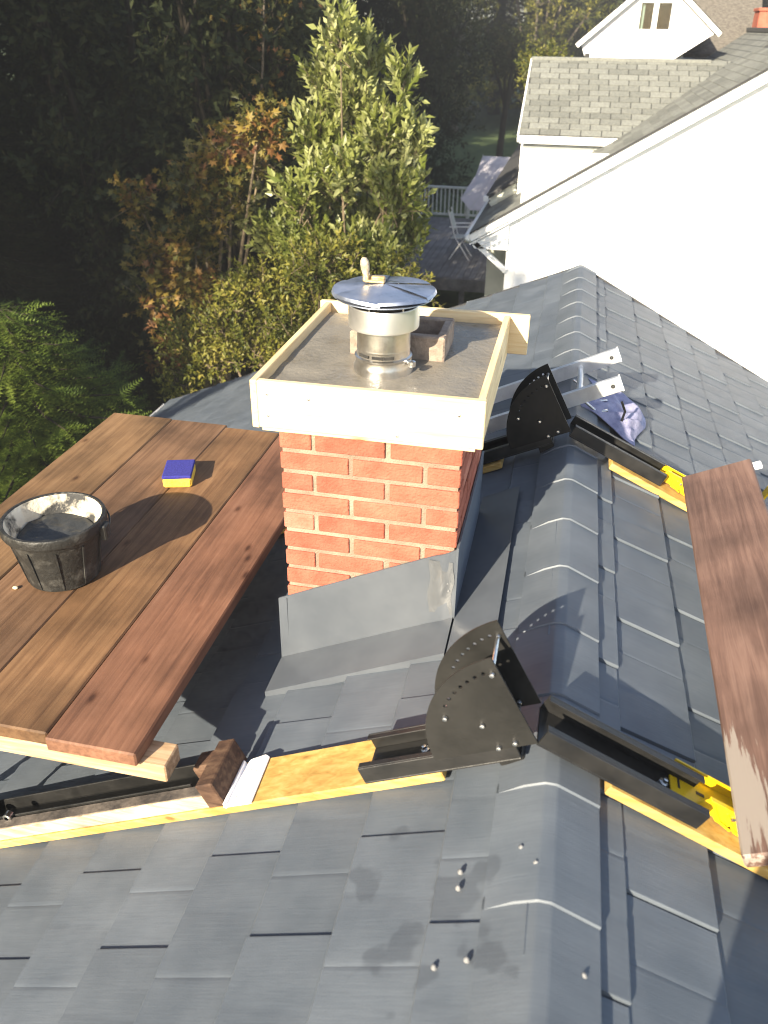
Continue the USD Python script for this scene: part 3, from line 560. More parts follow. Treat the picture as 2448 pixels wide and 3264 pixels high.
# yellow roof jacks that carry the brown plank on the right
def roof_jack(y, ds, label):
    t = thing('roof_jack', label, 'bracket', tuple(rp(1, .5 + ds, y, .05)))
    N = np.array([ST, 0, CT]); X_ = np.array([CT, 0, -ST])
    b = B(); slope_box(b, 1, .31 + ds, 1.1 + ds, y + .012, y + .112, .0565, .0625, .002); slope_box(b, 1, .31 + ds, 1.1 + ds, y + .104, y + .110, .0625, .094, .002)
    part(t, 'channel', b, YELST)
    p = [(.395, .110), (.385, .092), (.375, .074), (.385, .062), (.42, .058), (.425, .066), (.445, .052), (.475, .050), (.485, .060), (.505, .046), (.53, .044), (1.02, .044), (1.02, .110)]
    o_ = rp(1, 0, y + .012, 0)
    part(t, 'side_plate', B().poly([(a_ + ds, h_) for a_, h_ in p], t=.005, o=o_, ux=X_, uy=N), YELST)
    b = B(); slope_box(b, 1, .39 + ds, 1.05 + ds, y - .002, y + .014, .107, .113, .0015)
    b.tube([rp(1, .40 + ds, y + .003, .106), rp(1, .45 + ds, y + .003, .060), rp(1, .49 + ds, y + .003, .050)], .004, 6)
    b.tube([rp(1, .455 + ds, y + .003, .090), rp(1, .50 + ds, y + .003, .052), rp(1, .545 + ds, y + .003, .047), rp(1, .76 + ds, y + .003, .047)], .004, 6)
    part(t, 'folded_edge', b, YELST, smooth=30)
    part(t, 'rivet', B().lathe([(.001, .004), (.006, .003), (.007, 0)], rp(1, .475 + ds, y + .006, .085), 8, [[1, 0, 0], [0, 0, 1], [0, -1, 0]]), BOLT)
    for ss in (.335, .40): part(t, 'slot', B().obox(rp(1, ss + ds, y + .06, .0632), [X_, [0, 1, 0], N], (.003 if ss < .36 else .012, .016 if ss < .36 else .005, .0006)), STICK)
    for k in range(9): part(t, 'barcode_bar', B().obox(rp(1, .565 + .0042 * k + ds, y + .065, .0634), [X_, [0, 1, 0], N], (.0008 + .0006 * (k % 3 == 0), .022, .0005)), STICK)
    # upright that holds the plank from behind
    e = rp(1, 1.0 + ds, y + .06, .10); part(t, 'upright', B().bar(rp(1, .845 + ds * .5, y + .06, .06), rp(1, .835 + ds * .5, y + .06, .345), .05, .008, up=X_), YELST)
    return t
roof_jack(YB1 + .058, .0, 'near yellow steel roof jack with barcode sliding out of the black channel')
roof_jack(YB2 + .055, .036, 'far yellow steel roof jack under the top end of the brown plank')
# brown plank leaning on the jacks
A_ = np.array([.566, 0, -1.679]); ux = np.array([.25, 0, .118]); ux /= np.linalg.norm(ux); un = np.array([-ux[2], 0, ux[0]])
w = .285
pb = B().obox(A_ + ux * w / 2 - un * .022 + [.014, (1.435 + 3.405) / 2, 0], [ux, [.016, 1, 0], un], (w / 2, (3.405 - 1.435) / 2, .022), .006)
single('brown_plank', pb, PLANKR, 'weathered dark brown plank with whitish worn lower end on the right roof slope', 'plank')
single('plastic_tag', B().obox((.875, 3.37, -1.575), [ux, [0, 1, 0], un], (.022, .018, .012), .004), WHITEP, 'white plastic lump at the upper right corner of the brown plank', 'tag')

# ------------------------------------------------------------------ left lower rig
bt = thing('batten', 'pale weathered batten with dark stained top lying on the yellow board below the platform', 'timber', tuple(rp(-1, 1.8, YB1 + .04, .045)))
b = B(); slope_box(b, -1, 1.02, 2.6, YB1 + .014, YB1 + .062, .045, .092, .003); part(bt, 'body', b, PALEW)
b = B(); slope_box(b, -1, 1.03, 2.6, YB1 + .021, YB1 + .060, .0922, .0945, .001); part(bt, 'stained_top', b, pm('mortar_stained_wood', (.035, .03, .028), (.12, .10, .085), 12, .8, .4, 60))
pbk = thing('platform_bracket', 'dark steel platform bracket bolted to the channel below the planks', 'bracket', tuple(rp(-1, 1.5, 1.62, .04)))
b = B(); slope_box(b, -1, 1.10, 2.6, YB1 + .068, YB1 + .16, .045, .051, .002); slope_box(b, -1, 1.10, 2.6, YB1 + .155, YB1 + .161, .051, .095, .002); slope_box(b, -1, 1.10, 2.6, YB1 + .068, YB1 + .074, .051, .098, .002)
part(pbk, 'channel', b, BLACKST)
part(pbk, 'strut', B().bar(rp(-1, 2.02, YB1 + .11, .07), (-1.72, YB1 + .11, ZP - .10), .035, .035), BLACKST)
part(pbk, 'strut', B().bar(rp(-1, 2.42, YB1 + .11, .07), (-1.80, YB1 + .11, ZP - .13), .03, .03), BLACKST)
part(pbk, 'cross_arm', B().bar((-2.5, YB1 + .125, ZP - .139), (-1.42, YB1 + .125, ZP - .139), .04, .04), BLACKST)
for ss, yy, r_ in ((1.965, YB1 + .066, .022), (1.85, YB1 + .067, .015)):
    q = rp(-1, ss, yy, .105); part(pbk, 'nut', B().lathe([(r_ * .55, .020), (r_, .018), (r_, -.004), (r_ * .5, -.006), (r_ * .55, .012)], q, 12, [[1, 0, 0], [0, 0, 1], [0, -1, 0]]), BOLT, smooth=30)
b = B(); slope_box(b, -1, .975, 1.035, YB1 + .012, YB1 + .20, .044, .135, .004)
single('timber_block', b, DKW, 'dark timber block across the yellow board left of the white plate', 'timber')
b = B(); slope_box(b, -1, 1.05, 1.12, YB1 + .12, YB1 + .20, .052, .11, .01); single('mortar_lump', b, DKW, 'dark lump of dirty rubber between the bearer end and the timber block', 'rubber')
wp = thing('white_plate', 'white perforated plate lying on the yellow board beside the dark timber block', 'plate', tuple(rp(-1, .93, YB1 + .1, .046)))
X_, N = np.array([-CT, 0, -ST]), np.array([-ST, 0, CT])
pl = Polygon([(-.045, -.095), (.052, -.095), (.045, .055), (.030, .088), (-.02, .098), (-.038, .085)])
for hx, hy in ((.01, .045), (-.012, .035), (.02, -.06)): pl = pl.difference(Point(hx, hy).buffer(.004, 6))
part(wp, 'sheet', B().poly(pl, t=-.004, o=rp(-1, .925, YB1 + .10, .046), ux=X_, uy=(0, 1, 0)), WHITEP)
part(wp, 'folded_edge', B().obox(rp(-1, .97, YB1 + .09, .052), [X_, [0, 1, 0], N], (.003, .085, .009)), WHITEP)

# ------------------------------------------------------------------ aluminium ladder lying on the left slope behind the far bracket, its rails past the ridge
ld = thing('roof_ladder', 'aluminium ladder with two bright rail ends past the ridge behind the far bracket', 'ladder', tuple(rp(-1, 1., 4.0, .05)))
Xl = np.array([CT, 0, ST])                 # up the left slope
for yy in (3.80, 4.20):
    b = B(); e1 = rp(-1, -.255, yy, .075); e0 = rp(-1, 2.6, yy, .075); c = (e0 + e1) / 2; L = np.linalg.norm(e1 - e0) / 2; Nn = np.array([-ST, 0, CT])
    b.obox(c + [0, 0, 0], [Xl, [0, 1, 0], Nn], (L, .003, .036), .0015); 
    for hh in (-.033, .033): b.obox(c + Nn * hh + [0, .013, 0], [Xl, [0, 1, 0], Nn], (L, .0105, .003), .001)
    part(ld, 'rail', b, ALU)
    part(ld, 'rail_cap', B().obox(e1 + Xl * .004 + [0, .011, 0], [Xl, [0, 1, 0], Nn], (.004, .0165, .0375), .002), WHITEP)
    part(ld, 'hole', B().lathe([(.001, .0006), (.010, .0006), (.010, 0)], e1 - Xl * .035 + [0, -.0032, 0], 12, [[1, 0, 0], [0, 0, 1], [0, -1, 0]]), STICK)
for k in range(10):
    q = rp(-1, -.06 + .27 * k, 4.0, .075); part(ld, 'rung', B().tube([q - [0, .197, 0], q + [0, .197, 0]], .014, 10), ALU, smooth=30)
part(ld, 'hook', B().tube([rp(-1, -.02, 3.88, .06), rp(-1, -.06, 3.9, .01), rp(1, .12, 3.92, .03), rp(1, .16, 3.93, .06)], .007, 8).tube([rp(-1, -.02, 4.1, .06), rp(-1, -.06, 4.08, .01), rp(1, .12, 4.06, .03), rp(1, .16, 4.06, .06)], .007, 8), BOLT, smooth=True)
# rag
n = 34; uu, vv = np.meshgrid(np.linspace(0, 1, n), np.linspace(0, 1, n), indexing='ij')
s_ = .07 + .30 * uu + .04 * np.sin(vv * 5) ; y_ = 4.30 - .44 * vv + .05 * np.sin(uu * 4 + 1) - .10 * uu * vv + .06 * uu
em = np.clip(5 * np.minimum(np.minimum(uu, 1 - uu), np.minimum(vv, 1 - vv)), 0, 1)
hh = .018 + .055 * meshkit.fbm(np.stack([uu * 3.2, vv * 3.2, 0 * uu], -1), 4, 3) * np.clip(4 * np.minimum(np.minimum(uu, 1 - uu), np.minimum(vv, 1 - vv)) + .35, 0, 1) + em * .026 * np.sin(uu * 11 + 4 * vv + 2.5 * np.sin(vv * 5 + uu * 3)) ** 2
v = rp(1, s_, y_, hh).reshape(-1, 3); a = (np.arange(n - 1)[:, None] * n + np.arange(n - 1)).ravel(); f = np.stack([a, a + n, a + n + 1, a + 1], 1)
single('rag', B().add(v, f).add(v - [0, 0, .004], f[:, ::-1]), RAG, 'crumpled lavender rag on the right slope below the ladder rails', 'rag', smooth=True)
pts = [rp(1, .17, 3.84, .16), rp(1, .215, 3.86, .12), rp(1, .235, 3.88, .06), rp(1, .235, 3.9, .025)]
single('strap', B().tube(pts, .006, 8), BLACKST, 'thin black strap hanging from the lower ladder rail to the rag', 'strap', smooth=True)

# ------------------------------------------------------------------ neighbour's white house
nb = thing('neighbour_house', 'white clad house with grey shingle roofs behind the ridge, blazing in the sun', 'house', (2.5, 13, -7))
RX, RZ, RS = 2.49, 0., .609                # ridge of its main roof
GYf, GYb, EX = 11.0, 19.0, -1.235
zroof = lambda x: RZ - RS * abs(x - RX)
def sl(x, y, h=0.): return np.array([x, y, zroof(x) + h])
WX = -.755
wx2 = 2 * RX - WX
gab = Polygon([(WX, -7), (wx2, -7), (wx2, zroof(wx2) - .16), (RX, RZ - .16), (WX, zroof(WX) - .16)])
part(nb, 'wall', B().poly(gab, t=.2, o=(0, GYf + .2, 0)), WALLW, 'sunlit white gable wall')
part(nb, 'wall', B().box((WX, GYf + .201, -7), (WX + .2, GYb, zroof(WX + .2) - .17)), WALLW)
for xm in (EX, 2 * RX - EX):
    b = B(); p = [(x, y, zroof(x) + h) for x in sorted((xm, RX)) for y in (GYf - .11, GYb) for h in (-.09, 0)]
    b.hexa(p); part(nb, 'roof', b, SHINGB)
mroof = stage.GetPrimAtPath(str(nb.GetPath()) + '/roof')
tw, th2 = .263, .12
U = np.array([1, 0, RS]); U /= np.linalg.norm(U); NU = np.array([-U[2], 0, U[0]])
cnt = 0
slen = (RX - EX) / U[0]
for r_ in range(int(slen / th2)):
    for c in range(9):
        y0 = GYf - .11 + (c - .5 * (r_ % 2)) * tw; y1 = y0 + tw - .008
        y0 = max(y0, GYf - .112)
        if y1 - y0 < .02 or cnt >= 298: continue
        o_ = np.array([EX, 0, zroof(EX)]) + U * (r_ * th2)
        cc = o_ + U * (th2 / 2 + .001) + NU * (.004 + .0)
        part(mroof, 'shingle', B().obox(cc + [0, (y0 + y1) / 2, 0], [U * .998 - NU * .035, [0, 1, 0], NU], (th2 / 2 + .004, (y1 - y0) / 2, .003)), SHING); cnt += 1
b = B(); k0 = GYf - .11 + 8.5 * tw
b.hexa([tuple(np.array([x, y, zroof(x)]) + NU * h) for x in (EX, RX - .01) for y in (k0, GYb) for h in (.001, .007)])
SHINGT = usdkit.material(stage, '/World/Looks/far_shingles', {'g': ('geometry', {}), 'sx': ('separate_xyz', {}), 'cx': ('combine_xyz', {}), 't': ('brick_texture', {'color1': (.12, .125, .115), 'color2': (.165, .17, .155), 'mortar': (.05, .05, .05), 'scale': 1., 'mortar_size': .006, 'brick_width': tw, 'row_height': th2 * float(U[0]), 'bias': 0.}), 'p': ('principled_bsdf', {'roughness': .9, 'specular_ior_level': .2})},
                         [('g.position', 'sx.vector'), ('sx.y', 'cx.x'), ('sx.x', 'cx.y'), ('cx.vector', 't.vector'), ('t.color', 'p.base_color')], surface='p.BSDF')
part(nb, 'roof_field', b, SHINGT, kind='stuff')
part(nb, 'ridge_strip', B().box((RX - .10, GYf - .1, -.045), (RX + .10, GYb, .022), .01), SHINGB)
# verge boards and soffit of the big gable, dark drip edge on top
for sg in (-1, 1):
    xe = EX if sg < 0 else 2 * RX - EX
    part(nb, 'verge_board', B().bar((RX, GYf - .125, RZ - .06), (xe, GYf - .125, zroof(xe) - .06), .025, .095), TRIMW)
    part(nb, 'drip_edge', B().bar((RX, GYf - .135, RZ - .002), (xe, GYf - .135, zroof(xe) - .002), .05, .018), SHINGB)
    for k, yy in enumerate((GYf - .055,)):
        part(nb, 'soffit_board', B().bar((RX, yy, RZ - .14), (xe, yy, zroof(xe) - .14), .115, .02), TRIMW)
for k in range(5):     # boxed eave end: horizontal boards between eave tip and wall
    zz = -2.335 - .0 * k
part(nb, 'eave_box', B().poly([(EX + .03, zroof(EX) - .16), (WX - .002, zroof(WX) - .16), (WX - .002, zroof(EX) - .20), (EX + .06, zroof(EX) - .20)], t=.06, o=(0, GYf - .0, 0)), WALLW)
for k in range(3):
    q = .06 + .085 * k; part(nb, 'eave_board', B().bar((EX + .04 + q * 1.3, GYf - .073, zroof(EX) - .185), (WX - .003, GYf - .073, zroof(WX) - .155 - q - .03 * 0), .012, .006), TRIMW)
part(nb, 'eave_gutter', B().tube([(EX - .03, GYf - .13, zroof(EX) - .07), (EX - .03, GYb, zroof(EX) - .07)], .055, 10), TRIMW, smooth=True)
part(nb, 'eave_brace', B().bar((-1.19, GYf - .03, -2.385), (WX + .0, GYf - .03, -2.735), .06, .06), TRIMW)
part(nb, 'corner_board', B().box((WX - .012, GYf - .012, -7), (WX + .11, GYf - .001, zroof(WX) - .17)), TRIMW)
# clapboard grooves on the white gable (raised boards): courses of cladding
for k in range(34):
    z0 = -6.9 + .165 * k
    if z0 > -1.35: break
    part(nb, 'clapboard', B().hexa([(x, y, z) for x in (WX + .112, 3.6) for y, z in ((GYf - .014, z0), (GYf - .004, z0 + .160), (GYf - .001, z0), (GYf - .001, z0 + .160))]), WALLW)
# wing with the shingled slope facing us
WY, WZ, RY2, RZ2, WXL, WXR = 12.0, -1.222, 13.48, -.38, -.80, 2.2
part(nb, 'wall', B().box((WXL + .03, WY + .12, -7), (WXR, WY + .3, WZ - .09)), WALLW)
part(nb, 'wall', B().poly([(WY + .301, -7), (15.0, -7), (15.0, WZ - .1), (RY2, RZ2 - .12), (WY + .301, WZ - .1)], t=.12, o=(WXL + .15, 0, 0), ux=(0, 1, 0), uy=(0, 0, 1)), WALLW)
V = np.array([0, RY2 - WY, RZ2 - WZ]); LV = np.linalg.norm(V); V /= LV; NV = np.cross([1, 0, 0], V)
wr = part(nb, 'roof', B().hexa([tuple(np.array([x, WY, WZ]) + V * q + NV * h) for x in (WXL, WXR) for q in (0, LV) for h in (-.08, 0)]), SHINGB)
part(nb, 'roof', B().hexa([(x, y, z + h) for x in (WXL, WXR) for y, z in ((RY2 + .001, RZ2 - .001), (15.2, RZ2 - .97)) for h in (-.08, 0)]), SHINGB)
rows = 14; rh = LV / rows
for r_ in range(rows):
    off = .12 * r_ + (.5 * tw if r_ % 2 else 0) * 0 + rng.uniform(-.01, .01)
    for c in range(-1, 14):
        x0 = WXL + (off % tw) - tw + c * tw; x1 = x0 + tw - .013; x0 = max(x0, WXL + .002)
        zc = WZ + (RZ2 - WZ) * (r_ + .5) / rows
        if x1 < x0 + .015 or x0 > RX + (zc - RZ) / RS + .10: continue
        cc = np.array([(x0 + x1) / 2, WY, WZ]) + V * (rh * (r_ + .5)) + NV * .005
        part(wr, 'shingle', B().obox(cc, [[1, 0, 0], V - NV * .06, NV], ((x1 - x0) / 2, rh / 2 - .001, .0045)), SHING)
part(nb, 'ridge_strip', B().box((WXL - .01, RY2 - .07, RZ2 - .035), (WXR - .6, RY2 + .09, RZ2 + .014), .01), SHING)
part(nb, 'fascia', B().box((WXL + .01, WY - .02, WZ - .10), (.75, WY + .005, WZ - .008)), TRIMW)
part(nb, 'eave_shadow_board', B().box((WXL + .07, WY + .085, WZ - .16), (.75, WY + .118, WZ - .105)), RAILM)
part(nb, 'verge_board', B().bar((WXL - .012, WY, WZ - .05), (WXL - .012, RY2, RZ2 - .05), .02, .1), TRIMW)
# lean-to left of the wing
part(nb, 'lean_to_roof', B().hexa([(x, y, z + h) for x, z in ((-1.215, -2.06), (-.80, -1.80)) for y in (12.25, 19.0) for h in (-.05, 0)]), EDGE)
part(nb, 'lean_to_wall', B().poly([(-1.13, -7), (-.80, -7), (-.80, -1.86), (-1.13, -2.065)], t=.1, o=(0, 12.42, 0)), WALLC, 'cream lean-to end wall')
for k in range(3): part(nb, 'lean_to_board', B().bar((-1.15, 12.31, -2.045 - .055 * k), (-.80, 12.31, -1.83 - .055 * k), .012, .046), WALLC)
part(nb, 'lean_to_gutter_end', B().box((-1.235, 12.235, -2.12), (-1.165, 12.30, -2.045), .006), TRIMW)
# white dormer gable behind the wing ridge
k_ = 14.5 / 14
dg = Polygon([(-.177 * k_, -.175 * k_), (.81 * k_, .655 * k_), (1.663 * k_, -.033 * k_), (1.0 * k_, -.47 * k_), (-.042 * k_, -.47 * k_)])
wn = Polygon([(.585 * k_, -.02), (.585 * k_, .30 * k_), (1.02 * k_, .30 * k_), (1.02 * k_, -.02)])
part(nb, 'dormer_wall', B().poly(dg.difference(wn), t=.12, o=(0, 14.5, 0)), WALLW, 'white dormer gable')
part(nb, 'dormer_roof', B().hexa([(x, y, z + h) for x, z in ((-.235, -.215), (.84, .695)) for y in (14.30, 16.5) for h in (-.03, .02)]), SHINGB)
part(nb, 'dormer_roof', B().hexa([(x, y, z + h) for x, z in ((.841, .695), (1.76, -.045)) for y in (14.30, 16.5) for h in (-.03, .02)]), SHINGB)
for s0, s1 in (((-.225, -.24), (.84, .66)), ((.841, .66), (1.75, -.075))): part(nb, 'dormer_verge_board', B().bar((s0[0], 14.29, s0[1]), (s1[0], 14.29, s1[1]), .02, .06), TRIMW)
win = part(nb, 'dormer_window', B().box((.585 * k_, 14.42, .295 * k_), (1.02 * k_, 14.50, .318 * k_)).box((.575 * k_, 14.36, -.045), (1.03 * k_, 14.50, -.021)).box((.77 * k_, 14.40, -.020), (.835 * k_, 14.49, .294 * k_)).box((.57 * k_, 14.37, -.02), (.597 * k_, 14.49, .294 * k_)).box((1.01 * k_, 14.37, -.02), (1.03 * k_, 14.49, .294 * k_)), TRIMW)
for xa, xb_ in ((.598, .769), (.836, 1.009)): part(win, 'pane', B().box((xa * k_, 14.44, -.019), (xb_ * k_, 14.446, .293 * k_)), PANE)
part(win, 'curtain', B().box((.60 * k_, 14.47, -.018), (.655 * k_, 14.476, .29 * k_)), CURT)
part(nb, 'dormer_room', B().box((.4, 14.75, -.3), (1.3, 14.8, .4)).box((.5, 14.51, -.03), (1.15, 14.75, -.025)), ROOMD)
part(nb, 'vent_box', B().box((-.09, 13.5, RZ2 - .02), (-.02, 13.62, RZ2 + .06), .005), SHINGB)
# rear roof and its chimney, far right
part(nb, 'rear_roof', B().hexa([(x, y, z + h) for x in (1.45, 2.62) for y, z in ((16.0, -.35), (17.4, .85)) for h in (-.06, 0)]), pm('brown_grey_shingle', (.07, .062, .053), (.15, .135, .115), 22, .95, .6, 90, rnd=.1, stretch=(1, 1, 3)))
rc = part(nb, 'chimney', B().box((2.42, 15.6, -.4), (2.95, 16.1, .235), .008).box((2.40, 15.58, .236), (2.97, 16.12, .28), .006), BRICK)

# ------------------------------------------------------------------ deck, railing, parasol, chair
dk = thing('deck', 'grey plank deck in shade behind the house, left of the white gable', 'deck', (-3, 19, -4.4))
for k in range(42):
    x0 = -6.2 + .125 * k; part(dk, 'board', B().box((x0, 16.3, -4.28), (x0 + .118, 22.1, -4.25), .003), DECKW)
part(dk, 'edge_beam', B().box((-6.25, 16.24, -4.5), (-.9, 16.295, -4.26), .004), DECKW)
for x in (-6.0, -4.0, -2.0): part(dk, 'post', B().box((x, 16.3, -6.8), (x + .1, 16.4, -4.285)), DECKW)
rl = thing('deck_railing', 'pale grey baluster railing along the back of the deck', 'railing', (-3.4, 22.1, -4.25))
part(rl, 'top_rail', B().box((-6.2, 22.06, -3.55), (-1.3, 22.16, -3.50), .006), RAILM)
part(rl, 'bottom_rail', B().box((-6.2, 22.08, -4.20), (-1.3, 22.14, -4.15), .004), RAILM)
for k in range(46):
    x = -6.15 + .105 * k
    part(rl, 'baluster', B().box((x, 22.095, -4.15), (x + .028, 22.125, -3.55)), RAILM)
for x in (-6.2, -4.4, -2.6, -1.3): part(rl, 'post', B().box((x - .04, 22.05, -4.25), (x + .04, 22.17, -3.49), .004), RAILM)
ps = thing('parasol', 'faded grey cloth parasol tilted over the deck beside the railing', 'parasol', (-1.75, 18.6, -4.25))
q = np.array([[-2.30, 18.15, -3.055], [-2.08, 18.0, -3.25], [-1.60, 18.0, -3.26], [-1.05, 18.2, -2.62], [-1.30, 19.1, -2.36], [-2.03, 19.4, -2.37], [-2.10, 18.9, -2.72]])
c = np.array([-1.72, 18.62, -2.72]); P = np.vstack([q, c]); fr = [[i, (i + 1) % 7, 7] for i in range(7)]
tmq = trimesh.Trimesh(P, fr, process=False)
for _ in range(3): tmq = tmq.subdivide()
vv = tmq.vertices.copy(); vv[:, 2] -= .05 * (np.linalg.norm((vv - c)[:, :2], axis=1) ** 2) + .03 * meshkit.fbm(vv * 5, 3)
part(ps, 'canopy', B().add(vv, tmq.faces).add(vv - [0, 0, .008], tmq.faces[:, ::-1]), CLOTH, smooth=35)
part(ps, 'pole', B().tube([(-1.72, 18.62, -4.25), (-1.72, 18.62, -2.74)], .02, 8), RAILM, smooth=True)
for i in range(7): part(ps, 'rib', B().tube([c - [0, 0, .03], q[i] - [0, 0, .03]], .006, 5), RAILM)
ch = thing('garden_chair', 'white folding garden chair with thin tubes on the shaded deck', 'chair', (-2.25, 17.9, -4.25))
cz = -4.25
for yy in (17.7, 18.1):
    part(ch, 'leg', B().tube([(-2.42, yy, cz), (-2.12, yy, cz + .44), (-2.02, yy, cz + .72)], .013, 6), TRIMW, smooth=True)
    part(ch, 'leg', B().tube([(-2.00, yy, cz), (-2.32, yy, cz + .46), (-2.48, yy, cz + .98)], .013, 6), TRIMW, smooth=True)
    part(ch, 'arm', B().tube([(-2.44, yy, cz + .66), (-2.02, yy, cz + .68)], .014, 6), TRIMW, smooth=True)
part(ch, 'seat', B().obox((-2.20, 17.9, cz + .44), [[1, 0, .05], [0, 1, 0], [-.05, 0, 1]], (.21, .19, .008), .004), RAILM)
part(ch, 'backrest', B().obox((-2.40, 17.9, cz + .76), [[.3, 0, -.95], [0, 1, 0], [.95, 0, .3]], (.18, .19, .006), .003), RAILM)

# ------------------------------------------------------------------ trees
def unit(v): return v / (np.linalg.norm(v, axis=-1, keepdims=True) + 1e-9)
OVAL = (np.array([[0, 0, 0], [.42, .23, .05], [.42, -.23, .05], [1, 0, -.06], [.45, 0, -.015]]), np.array([[0, 2, 4], [4, 2, 3], [0, 4, 1], [4, 3, 1]]))
_a = np.radians([0, 28, 50, 78, 110, 150, 180, 210, 250, 282, 310, 332]); _r = np.array([.62, .30, .58, .26, .44, .2, .12, .2, .44, .26, .58, .30])
STAR = (np.vstack([np.stack([.42 + _r * np.cos(_a), _r * np.sin(_a), -.12 * _r], 1), [[.42, 0, .03]]]), np.array([[12, i, (i + 1) % 12] for i in range(12)]))
def leaf_mesh(P, D, N, L, shape):
    D = unit(D); S = unit(np.cross(N, D)); N2 = np.cross(D, S); v0, f0 = shape
    v = P[:, None] + L[:, None, None] * (v0[None, :, 0, None] * D[:, None] + v0[None, :, 1, None] * S[:, None] + v0[None, :, 2, None] * N2[:, None])
    return v.reshape(-1, 3), (f0[None] + (np.arange(len(P)) * len(v0))[:, None, None]).reshape(-1, 3)
def sprays(g, C, R, n, nl, tl, ll, up=.5, shell=.55, press=.8):
    """n twigs of nl leaves spread over the ellipsoids C, R (weights by volume); returns leaf arrays and twig lines"""
    C, R = np.asarray(C, float), np.asarray(R, float); w = (R.prod(1)) ** .75; k = g.choice(len(C), n, p=w / w.sum())
    d = unit(g.normal(size=(n, 3))); rad = (shell + (1 - shell) * g.random(n)) * (.82 + .36 * meshkit.noise(C[k] * 3 + d * 2.2, 5))
    O = C[k] + d * R[k] * rad[:, None]
    T = unit(d * .8 + g.normal(size=(n, 3)) * .35 + [0, 0, up])
    t = (np.arange(nl) + .4) / nl
    base = O[:, None] + T[:, None] * (tl * (t - .3))[None, :, None]
    sd = unit(np.cross(T, g.normal(size=(n, 3)))); sd2 = np.cross(T, sd); ang = g.uniform(0, 6.28, (n, 1)) + np.arange(nl)[None] * 2.4
    side = np.cos(ang)[..., None] * sd[:, None] + np.sin(ang)[..., None] * sd2[:, None]
    D = unit(T[:, None] * .75 + side * press + g.normal(size=(n, nl, 3)) * .2)
    N = unit(np.cross(D, np.cross(T[:, None], D) + 1e-3) * .6 + g.normal(size=(n, nl, 3)) * .55 + [0, 0, .6])
    L = ll * g.uniform(.65, 1.2, (n, nl))
    tw_ = np.repeat(g.random((n, 1)), nl, 1)
    return base.reshape(-1, 3), D.reshape(-1, 3), N.reshape(-1, 3), L.ravel(), tw_.ravel(), O, T
def limbs(t, mat, g, root, C, R, rt, per=3):
    for c, r_ in zip(C, R):
        b = B()
        c, r_ = np.asarray(c), np.asarray(r_); mid = root + (c - root) * np.array([.45, .45, .55]) + g.normal(0, .12, 3)
        b.tube([root, mid, c, c + [0, 0, r_[2] * .6]], [rt, rt * .6, rt * .25, rt * .05], 6)
        for _ in range(per):
            e = c + unit(g.normal(size=3)) * r_ * .85; b.tube([c - [0, 0, r_[2] * .4], (c + e) / 2 + [0, 0, .05], e], [rt * .35, rt * .2, rt * .06], 5)
        part(t, 'limb', b, mat, smooth=True)
def broadleaf(name, label, cat, base, C, R, n, nl, tl, ll, mat, seed, shape=OVAL, up=.5, rt=.06, group=None, shell=.55, bias=0., leafparts=0, twigs=0, lmap=None, press=.8):
    g = np.random.default_rng(seed); base = np.asarray(base, float); C = np.asarray(C, float); R = np.asarray(R, float)
    t = thing(name, label, cat, base, group)
    top = np.array([C[:, 0].mean(), C[:, 1].mean(), C[:, 2].min() - R[:, 2].min() * .3]); top = base + (top - base) * .7
    b = B().tube([base, base + (top - base) * .5 + g.normal(0, .05, 3), top], [rt * 1.6, rt * 1.25, rt], 8); part(t, 'trunk', b, BARKD if mat is L_DRK else BARK, smooth=True)
    limbs(t, BARKD if mat is L_DRK else TWIG if rt < .1 else BARK, g, top, C, R, rt * .8)
    P, D, N, L, tw_, O, T = sprays(g, C, R, n, nl, tl, ll, up, shell, press)
    tint = np.clip(.55 * tw_ + .35 * g.random(len(P)) + bias + .25 * (meshkit.fbm(P * 1.3, 3, seed) - .5), 0, 1)
    if lmap is not None: tint = np.clip(tint + lmap(P), 0, 1)
    keep = np.ones(len(P), bool)
    if leafparts:
        dist = np.linalg.norm(P, axis=1) - 40 * L; pick = np.argsort(dist)[:leafparts]; keep[pick] = False
        for i in pick:
            v, f = leaf_mesh(P[i:i + 1], D[i:i + 1], N[i:i + 1], L[i:i + 1], shape)
            part(t, 'leaf', B().add(v, f), mat, tint=np.full(len(v), tint[i]))
    v, f = leaf_mesh(P[keep], D[keep], N[keep], L[keep], shape)
    part(t, 'crown', B().add(v, f), mat, kind='stuff', tint=np.repeat(tint[keep], len(shape[0])))
    if twigs:
        b = B()
        for o_, d_ in list(zip(O, T))[:twigs]: b.tube([o_ - d_ * tl * .5, o_ + d_ * tl * .6], [.006, .002], 4, False)
        part(t, 'twigs', b, TWIG, kind='stuff')
    return t
